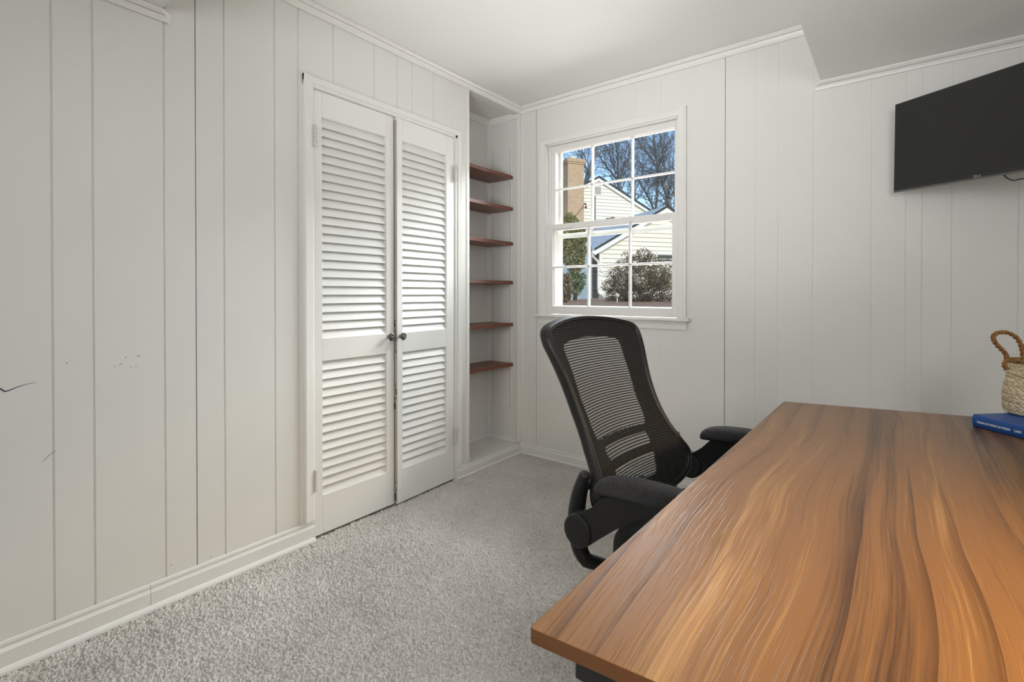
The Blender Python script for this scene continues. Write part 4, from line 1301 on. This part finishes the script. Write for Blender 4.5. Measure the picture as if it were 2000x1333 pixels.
lamp.obox(q + fn * 0.1, fd, Vector((0, 0, 1)), fn, 0.14, 0.05, 0.08); lamp.obox(q + fn * 0.1 + fd * 0.28 + Vector((0, 0, 0.05)), fd, Vector((0, 0, 1)), fn, 0.09, 0.06, 0.08)
lamp.build('flood_lamp', MAT['brown_brick'], house)
# chimney: shaft, corbelled cap, clay pot
C0 = Vector((cp0.x, cp0.y, 0))
cl_, cr_ = sz(onw(1109, 400, cp0), cp0)[0], sz(onw(1140.5, 400, cp0), cp0)[0]; ct = onw(1125, 311, cp0).z
def CPt(s, z, out=0.0): return C0 + fd * s + fn * out + Vector((0, 0, z))
cc_ = (cl_ + cr_) / 2; hw_ = (cr_ - cl_) / 2
chm = MB()
chm.obox(CPt(cc_, (ct + GZ) / 2, -0.42), fd, fn, Vector((0, 0, 1)), hw_, 0.42, (ct - GZ) / 2)
for k, (e, h) in enumerate(((0.04, 0.10), (0.08, 0.10), (0.05, 0.08))):
    chm.obox(CPt(cc_, ct - 0.26 + 0.10 * k + 0.05, -0.42), fd, fn, Vector((0, 0, 1)), hw_ + e, 0.42 + e, h / 2)
ck = chm.build('chimney', MAT['chimney'], house)
MB().lathe([(0.26, 0), (0.22, 0.06), (0.22, 0.16), (0.26, 0.18), (0.26, 0.22), (0.02, 0.24)], CPt(cc_ - 0.05, ct, -0.42), 16).build('chimney_pot', MAT['ext_white'], ck)
# red ball ornament on its wire beside the chimney
rb = CPt(cr_ + 0.06, onw(1142, 406, cp0).z, 0.12)
orn = thing('garden_ornament', tuple(rb), 0, 'small dark red ball hanging beside the brick chimney outside', 'ornament')
MB().lathe([(0.001, -0.075), (0.04, -0.064), (0.066, -0.035), (0.075, 0), (0.066, 0.035), (0.04, 0.064), (0.001, 0.075)], rb, 18).build('ball', MAT['red'], orn)
MB().tube([rb + Vector((0, 0, 0.07)), rb + Vector((0, 0, 0.2)), rb + fd * (-0.06) + Vector((0, 0, 0.2))], 0.02, 6).obox(rb + Vector((0, 0, 0.20)) - fd * 0.04, fd, fn, Vector((0, 0, 1)), 0.05, 0.05, 0.035).build('mount', MAT['roof_edge'], orn)
MB().tube([tuple(CPt(cr_ - 0.02, rb.z + 0.1, 0.05)), tuple(onw(1131, 414, cp0 + fn * 0.06)), tuple(onw(1122, 424, cp0 + fn * 0.06))], 0.014, 5).build('wire', MAT['roof_edge'], orn)


def leaf_cloud(blobs, n, size, up_bias=0.0, droop=0.0):
    """leaves scattered through ellipsoids given as (centre, radii)"""
    vs = []; fs = []
    wt = np.array([r[0] * r[1] * r[2] for c, r in blobs]); wt = wt / wt.sum()
    pick = rng.choice(len(blobs), n, p=wt)
    for k in range(n):
        c, r = blobs[pick[k]]
        d = rng.normal(size=3); d /= np.linalg.norm(d); rad = rng.uniform(0.25, 1.0) ** 0.45
        p = np.array(c) + d * np.array(r) * rad
        a = rng.normal(size=3); a[2] += up_bias - droop; a /= np.linalg.norm(a)
        b = np.cross(a, rng.normal(size=3)); b /= np.linalg.norm(b); nn = np.cross(a, b)
        L = size * rng.uniform(0.6, 1.3); w = L * 0.32; i = len(vs)
        vs += [tuple(p), tuple(p + a * L * 0.5 + b * w + nn * w * 0.3), tuple(p + a * L), tuple(p + a * L * 0.5 - b * w + nn * w * 0.3)]
        fs += [(i, i + 1, i + 2), (i, i + 2, i + 3)]
    return MB().add(vs, fs)


def twigs(mb, p, d, L, r, depth, spread=0.5, nseg=4, kids=3, upw=0.1):
    pts = [p.copy()]; dd = d.normalized()
    for k in range(nseg):
        dd = (dd + Vector(rng.normal(size=3)) * 0.13 + Vector((0, 0, upw))).normalized(); pts.append(pts[-1] + dd * (L / nseg))
    mb.tube(pts, [max(r * (1 - 0.6 * k / nseg), 0.004) for k in range(nseg + 1)], 5 if depth > 0 else 4)
    if depth <= 0: return
    for k in range(kids):
        i = rng.integers(1, nseg + 1); ax = Vector(rng.normal(size=3)); ax = (ax - dd * ax.dot(dd)).normalized()
        nd = (dd + ax * spread * rng.uniform(0.7, 1.6)).normalized()
        twigs(mb, pts[i], nd, L * rng.uniform(0.5, 0.8), r * 0.5, depth - 1, spread, max(3, nseg - 1), kids, upw)


# evergreen shrub with a climbing stem at left of the view
eb = at_depth(1123, 588, 15.0); eb.z = GZ
ever = thing('evergreen_shrub', tuple(eb), 0, 'tall yellow green evergreen shrub left of the white downspout outside', 'shrub')
bl_ = []
D = 15.0
for px, py, rp in ((1118, 440, 16), (1110, 425, 10), (1128, 462, 20), (1112, 470, 20), (1130, 490, 17), (1113, 500, 18), (1122, 520, 15), (1132, 512, 12)):
    r = rp / FPX * D; bl_.append((tuple(at_depth(px, py, D)), (r * 0.95, r * 0.95, r * 1.2)))
leaf_cloud(bl_, 9000, 0.066, droop=0.9).build('foliage', MAT['leaf_ever'], ever, fix=False)
low = []
for px, py, rp in ((1120, 545, 15), (1131, 555, 12), (1112, 552, 10), (1126, 570, 9), (1138, 540, 7)):
    r = rp / FPX * D; low.append((tuple(at_depth(px, py, D)), (r, r, r)))
leaf_cloud(low, 1300, 0.075).build('foliage', MAT['leaf_low'], ever, fix=False)
tk = MB(); tk.tube([eb, at_depth(1125, 560, D), at_depth(1128, 530, D), at_depth(1126, 490, D), at_depth(1122, 450, D)], [0.07, 0.06, 0.06, 0.05, 0.03], 8)
tk.build('trunk', MAT['twig'], ever)
# small dry bush at its foot
db = at_depth(1104, 590, 11.0); db.z = GZ
dry = thing('dry_bush', tuple(db), 0, 'small straw coloured bush at the lower left corner of the window view', 'shrub')
leaf_cloud([((db.x, db.y, GZ + 0.16 + 0.18), (0.17, 0.17, 0.34))], 900, 0.07).build('foliage', MAT['leaf_brown'], dry, fix=False)
# pale board leaning on the ground behind the shrub
pb = at_depth(1116, 586, 17.0); pb.z = GZ
bq = [at_depth(1102, 569, 17.0), at_depth(1107, 563, 17.0), at_depth(1121, 570, 17.0), at_depth(1127, 579, 17.0), at_depth(1125, 585, 17.0), at_depth(1113, 585.5, 17.0)]
bq[4].z = bq[5].z = GZ - 0.01
bo = slab(bq, Vector((0.2, 0.98, 0.0)), 0.12)
tag(bo.build('garden_board', MAT['board']), 'pale grey blue board lying on the ground outside under the evergreen', 'board')
fenceq = thing('garden_shed', tuple(at_depth(1128, 588, 19.0)), 0, 'pale blue grey shed wall behind the evergreen shrub outside', 'shed')
fb = MB(); A_, B_ = at_depth(1080, 590, 19.0), at_depth(1152, 590, 19.0)
A_.z = B_.z = GZ
slab([A_, B_, B_ + Vector((0, 0, 1.9)), A_ + Vector((0, 0, 1.9))], Vector((-0.4, 0.9, 0)), 1.1, fb)
fb.build('shed_wall', plain('blue_grey_boards', (0.30, 0.38, 0.43), 0.7, vary=0.08), fenceq)  # blue grey boards with slight random variation
rfq = MB(); Z_ = Vector((0, 0, 1.9)); bk2 = Vector((-0.4, 0.9, 0)) * 1.2; fr2 = Vector((0.4, -0.9, 0)) * 0.25
slab([A_ + Z_ + fr2, B_ + Z_ + fr2, B_ + Z_ + bk2 * 0.5 + Vector((0, 0, 0.25)), A_ + Z_ + bk2 * 0.5 + Vector((0, 0, 0.25))], Vector((0, 0, 1)), 0.06, rfq)
slab([A_ + Z_ + bk2, B_ + Z_ + bk2, B_ + Z_ + bk2 * 0.5 + Vector((0, 0, 0.25)), A_ + Z_ + bk2 * 0.5 + Vector((0, 0, 0.25))], Vector((0, 0, 1)), 0.06, rfq)
rfq.build('shed_roof', MAT['roof'], fenceq)
# big brown shrub in front of the wing
sb0 = at_depth(1240, 596, 13.0); sb0.z = GZ
shr = thing('bare_shrub', tuple(sb0), 0, 'large brown twiggy shrub in front of the cream siding outside', 'shrub')
D = 13.0; bl_ = []
for px, py, rp in ((1258, 500, 17), (1240, 515, 22), (1272, 512, 18), (1215, 520, 16), (1250, 545, 32), (1215, 552, 24), (1285, 545, 26), (1200, 575, 18), (1235, 580, 26), (1280, 575, 20), (1300, 550, 20), (1305, 572, 16), (1190, 560, 16), (1222, 500, 10), (1200, 535, 14), (1212, 585, 18), (1262, 592, 20), (1300, 520, 16), (1296, 590, 18), (1192, 590, 12)):
    r = rp / FPX * D; bl_.append((tuple(at_depth(px, py, D + rng.uniform(-0.2, 0.4))), (r, r, r * 0.9)))
leaf_cloud(bl_, 14000, 0.048).build('foliage', MAT['leaf_brown'], shr, fix=False)
tw = MB()
for k in range(26):
    a = rng.uniform(0, 2 * PI); p = sb0 + Vector((math.cos(a) * 0.25, math.sin(a) * 0.2, 0.0))
    twigs(tw, p, Vector((math.cos(a) * 0.9, math.sin(a) * 0.6, rng.uniform(0.3, 0.9))), rng.uniform(0.42, 0.75), 0.013, 2, 0.6, 4, 3, 0.03)
tw.v = [(x, y, max(z, GZ - 0.02)) for x, y, z in tw.v]
tw.build('stems', MAT['twig'], shr)
sk = at_depth(1205.5, 597, 11.5); sk.z = GZ
stake = thing('garden_stake', tuple(sk), 0, 'small pale marker stake standing before the brown shrub outside', 'stake')
top_ = at_depth(1205.5, 577, 11.5)
MB().tube([sk, Vector((sk.x, sk.y, top_.z - 0.05))], 0.012, 6).build('post', MAT['ext_white'], stake)
MB().lathe([(0.005, -0.05), (0.04, -0.045), (0.055, 0.0), (0.04, 0.03), (0.005, 0.045)], (sk.x, sk.y, top_.z), 12).build('cap', plain('tan_cap', (0.62, 0.50, 0.34), 0.6), stake)


# bare trees behind the house
def tree(name, label, base_px, limbs, depth, ntw=3, twL=2.4, seed=0):
    """limbs: list of [(px, py, radius_px), ...] measured on the tree at its own distance; each gets its own lean in depth"""
    global rng
    rng = np.random.default_rng(seed)
    b = at_depth(base_px[0], base_px[1], depth); b.z = GZ
    t = thing(name, tuple(b), 0, label, 'tree', 'bare winter trees beyond the house')
    mb = MB(); tw_ = MB(); vd_ = ray(1200, 400).normalized()
    for li, l in enumerate(limbs):
        lean = rng.uniform(-1.2, 1.2) if li else 0.0
        n = len(l); pts = []; rr = []
        for k, (px, py, rp) in enumerate(l):
            pts.append(at_depth(px, py, depth + lean * k / max(1, n - 1))); rr.append(rp / FPX * depth)
        if li == 0: pts.insert(0, b); rr.insert(0, rr[0] * 1.15)
        P = catmull([(*p, r) for p, r in zip(pts, rr)], 4, False)
        mb.tube([p[:3] for p in P], [max(p[3], 0.01) for p in P], 9)
        for k in range(2, len(P)):
            for _ in range(max(1, ntw - 1) if k % 2 == 0 else (1 if k % 3 == 0 else 0)):
                dirn = (Vector(P[k][:3]) - Vector(P[k - 1][:3])).normalized()
                ax = Vector(rng.normal(size=3)); ax = (ax - dirn * ax.dot(dirn)).normalized()
                twigs(tw_, Vector(P[k][:3]), (dirn * 0.6 + ax + Vector((0, 0, 0.35))), twL * rng.uniform(0.6, 1.3), max(P[k][3] * 0.30, 0.0005 * depth), 2, 0.6, 4, 4, 0.04)
    mb.build('trunk', MAT['bark'], t); tw_.build('branch', MAT['bark'], t, fix=False)
    return t


tree('bare_tree', 'thickest bare tree at upper right of the window view', (1316, 580),
     [[(1312, 440, 5), (1308, 405, 4.6), (1302, 380, 4.2), (1296, 360, 3.8), (1290, 338, 3.4), (1285, 318, 2.8), (1281, 298, 2.4), (1278, 277, 2.1), (1276, 255, 1.8), (1273, 230, 1.4), (1271, 200, .9)],
      [(1291, 342, 2.8), (1278, 318, 2.3), (1264, 298, 2.0), (1252, 283, 1.7), (1243, 272, 1.5), (1228, 258, 1.1), (1210, 240, .7)],
      [(1296, 355, 2.4), (1298, 325, 2.0), (1295, 300, 1.9), (1291, 275, 1.6), (1289, 255, 1.4), (1286, 225, .9)],
      [(1293, 305, 1.2), (1302, 290, 1.0), (1312, 275, .9), (1318, 262, .7), (1330, 240, .4)]], 52, 3, 2.6, 11)
tree('bare_tree', 'forked bare tree above the main gable in the window view', (1214, 580),
     [[(1214, 400, 4.0), (1212, 375, 3.6), (1209, 358, 3.2), (1207, 340, 2.2), (1207, 318, 1.9), (1206, 298, 1.7), (1203, 280, 1.4), (1202, 255, 1.0)],
      [(1209, 358, 2.4), (1199, 343, 2.0), (1188, 330, 1.6), (1178, 316, 1.3), (1170, 304, 1.1), (1158, 285, .8)],
      [(1211, 362, 2.2), (1215, 342, 1.7), (1219, 325, 1.4), (1224, 312, 1.1), (1232, 292, .8)],
      [(1204, 340, 1.6), (1196, 318, 1.2), (1190, 300, 1.0), (1183, 284, .8), (1176, 262, .6)],
      [(1202, 338, 1.2), (1199, 315, 1.0), (1197, 292, .8), (1196, 270, .6)]], 66, 3, 3.1, 22)
tree('bare_tree', 'leaning bare tree just right of the brick chimney', (1135, 580),
     [[(1140, 400, 5.4), (1146, 352, 5.0), (1153, 328, 4.6), (1159, 310, 4.2), (1165, 294, 4.0), (1171, 278, 3.6), (1177, 255, 3.0)],
      [(1150, 340, 2.0), (1142, 322, 1.5), (1136, 306, 1.2), (1130, 292, 1.0), (1122, 272, .6)],
      [(1148, 345, 1.6), (1141, 332, 1.2), (1134, 318, .9), (1128, 305, .6)]], 42, 2, 2.0, 33)
tree('bare_tree', 'slender bare tree left of the thick one in the window view', (1280, 580),
     [[(1280, 440, 3.4), (1281, 412, 3.0), (1283, 385, 2.7), (1284, 360, 2.4), (1284, 345, 2.0), (1283, 325, 1.6), (1284, 300, 1.1)],
      [(1278, 412, 2.6), (1270, 393, 2.2), (1263, 380, 2.0), (1256, 367, 1.7), (1248, 354, 1.4), (1240, 343, 1.0), (1230, 325, .7)],
      [(1264, 382, 1.4), (1268, 368, 1.2), (1276, 358, .9), (1286, 350, .6)]], 79, 3, 3.4, 44)
tree('bare_tree', 'thin bare tree at the right edge of the window view', (1328, 580),
     [[(1327, 440, 2.2), (1322, 400, 1.9), (1317, 370, 1.6), (1318, 345, 1.3), (1314, 320, 1.0), (1317, 290, .7)],
      [(1320, 390, 1.3), (1312, 372, 1.0), (1304, 352, .8), (1297, 338, .5)]], 92, 3, 3.8, 55)
tree('bare_tree', 'faint distant bare tree between the gable peak and the forked tree', (1240, 580),
     [[(1240, 420, 2.0), (1240, 380, 1.7), (1238, 350, 1.4), (1235, 325, 1.1), (1232, 300, .8)],
      [(1240, 385, 1.2), (1230, 362, 1.0), (1222, 345, .8), (1216, 330, .5)], [(1240, 375, 1.2), (1250, 352, .9), (1256, 335, .7), (1262, 315, .5)],
      [(1239, 395, 1.0), (1252, 380, .8), (1260, 368, .6), (1268, 352, .4)]], 108, 3, 4.6, 66)

# ------------------------------------------------------------------ light
W = bpy.data.worlds.new('world'); SC.world = W; W.use_nodes = True
nt = W.node_tree; bg = nt.nodes['Background']
sky = nt.nodes.new('ShaderNodeTexSky'); sky.sky_type = 'NISHITA'; sky.sun_disc = False
sky.sun_elevation = math.radians(32); sky.sun_rotation = math.radians(120); sky.altitude = 200; sky.air_density = 1.0; sky.dust_density = 0.2; sky.ozone_density = 2.5
nt.links.new(sky.outputs[0], bg.inputs['Color']); bg.inputs['Strength'].default_value = 0.26


def light(name, kind, loc, energy, color=(1, 1, 1), target=None, size=None, size_y=None, spread=None):
    L = bpy.data.lights.new(name, kind); L.energy = energy; L.color = color
    o = bpy.data.objects.new(name, L); COL.objects.link(o); o.location = loc
    if target is not None:
        o.rotation_euler = (Vector(target) - Vector(loc)).to_track_quat('-Z', 'Y').to_euler()
    if kind == 'AREA':
        L.shape = 'RECTANGLE'; L.size = size; L.size_y = size_y or size
        if spread: L.spread = spread
    elif kind in ('POINT', 'SPOT') and size: L.shadow_soft_size = size
    return o


sunv = Vector((0.75, -0.42, 0.5)).normalized()
sun = light('sun', 'SUN', (0, 0, 30), 2.4, (1.0, 0.93, 0.80), target=Vector((0, 0, 30)) - sunv); sun.data.angle = math.radians(0.8)
# daylight: open sky above the neighbour's roof falls through the window onto floor and doors
light('sky_through_window', 'AREA', (1.25, 1.7, 3.0), 330, (0.97, 0.985, 1.0), target=(0.45, -1.2, 0.2), size=1.7, size_y=1.1)
light('daylight_at_window', 'AREA', (0.642, 0.30, 1.55), 19, (0.97, 0.985, 1.0), target=(0.85, -2.0, 0.9), size=1.0, size_y=1.2)
# unseen fills added behind the viewer (bounce, window wall); warm lamp beside the desk
light('ceiling_bounce_fill', 'AREA', (1.45, -2.95, 1.0), 8.5, (0.985, 1.0, 1.0), target=(1.15, -1.0, 2.35), size=0.4, spread=math.radians(75))  # added upward fill, no fixture, brightens the ceiling
light('room_fill', 'AREA', (2.75, -3.3, 1.55), 18, (0.985, 1.0, 1.0), target=(0.6, -0.2, 1.25), size=0.7)  # added broad fill from behind right, no fixture
light('back_wall_fill', 'AREA', (1.0, -3.45, 1.5), 2.3, (0.985, 1.0, 1.0), target=(0.45, 0.0, 1.15), size=0.6, spread=math.radians(70))  # added fill for the dim left part of the back wall, no doorway
wd = light('warm_desk_lamp', 'SPOT', (2.66, -2.15, 1.12), 44, (1.0, 0.64, 0.24), target=(2.22, -1.95, 0.73), size=0.06)
wd.data.spot_size = math.radians(86); wd.data.spot_blend = 0.9

# ------------------------------------------------------------------ render look
vs = SC.view_settings
vs.view_transform = 'Standard'; vs.look = 'None'; vs.gamma = 1.0; vs.exposure = 0.0
try: vs.use_curve_mapping = False
except Exception: pass
SC.cycles.use_denoising = True
SC.cycles.max_bounces = 9; SC.cycles.diffuse_bounces = 5; SC.cycles.transparent_max_bounces = 16
SC.cycles.caustics_reflective = False; SC.cycles.caustics_refractive = False
SC.cycles.sample_clamp_indirect = 6
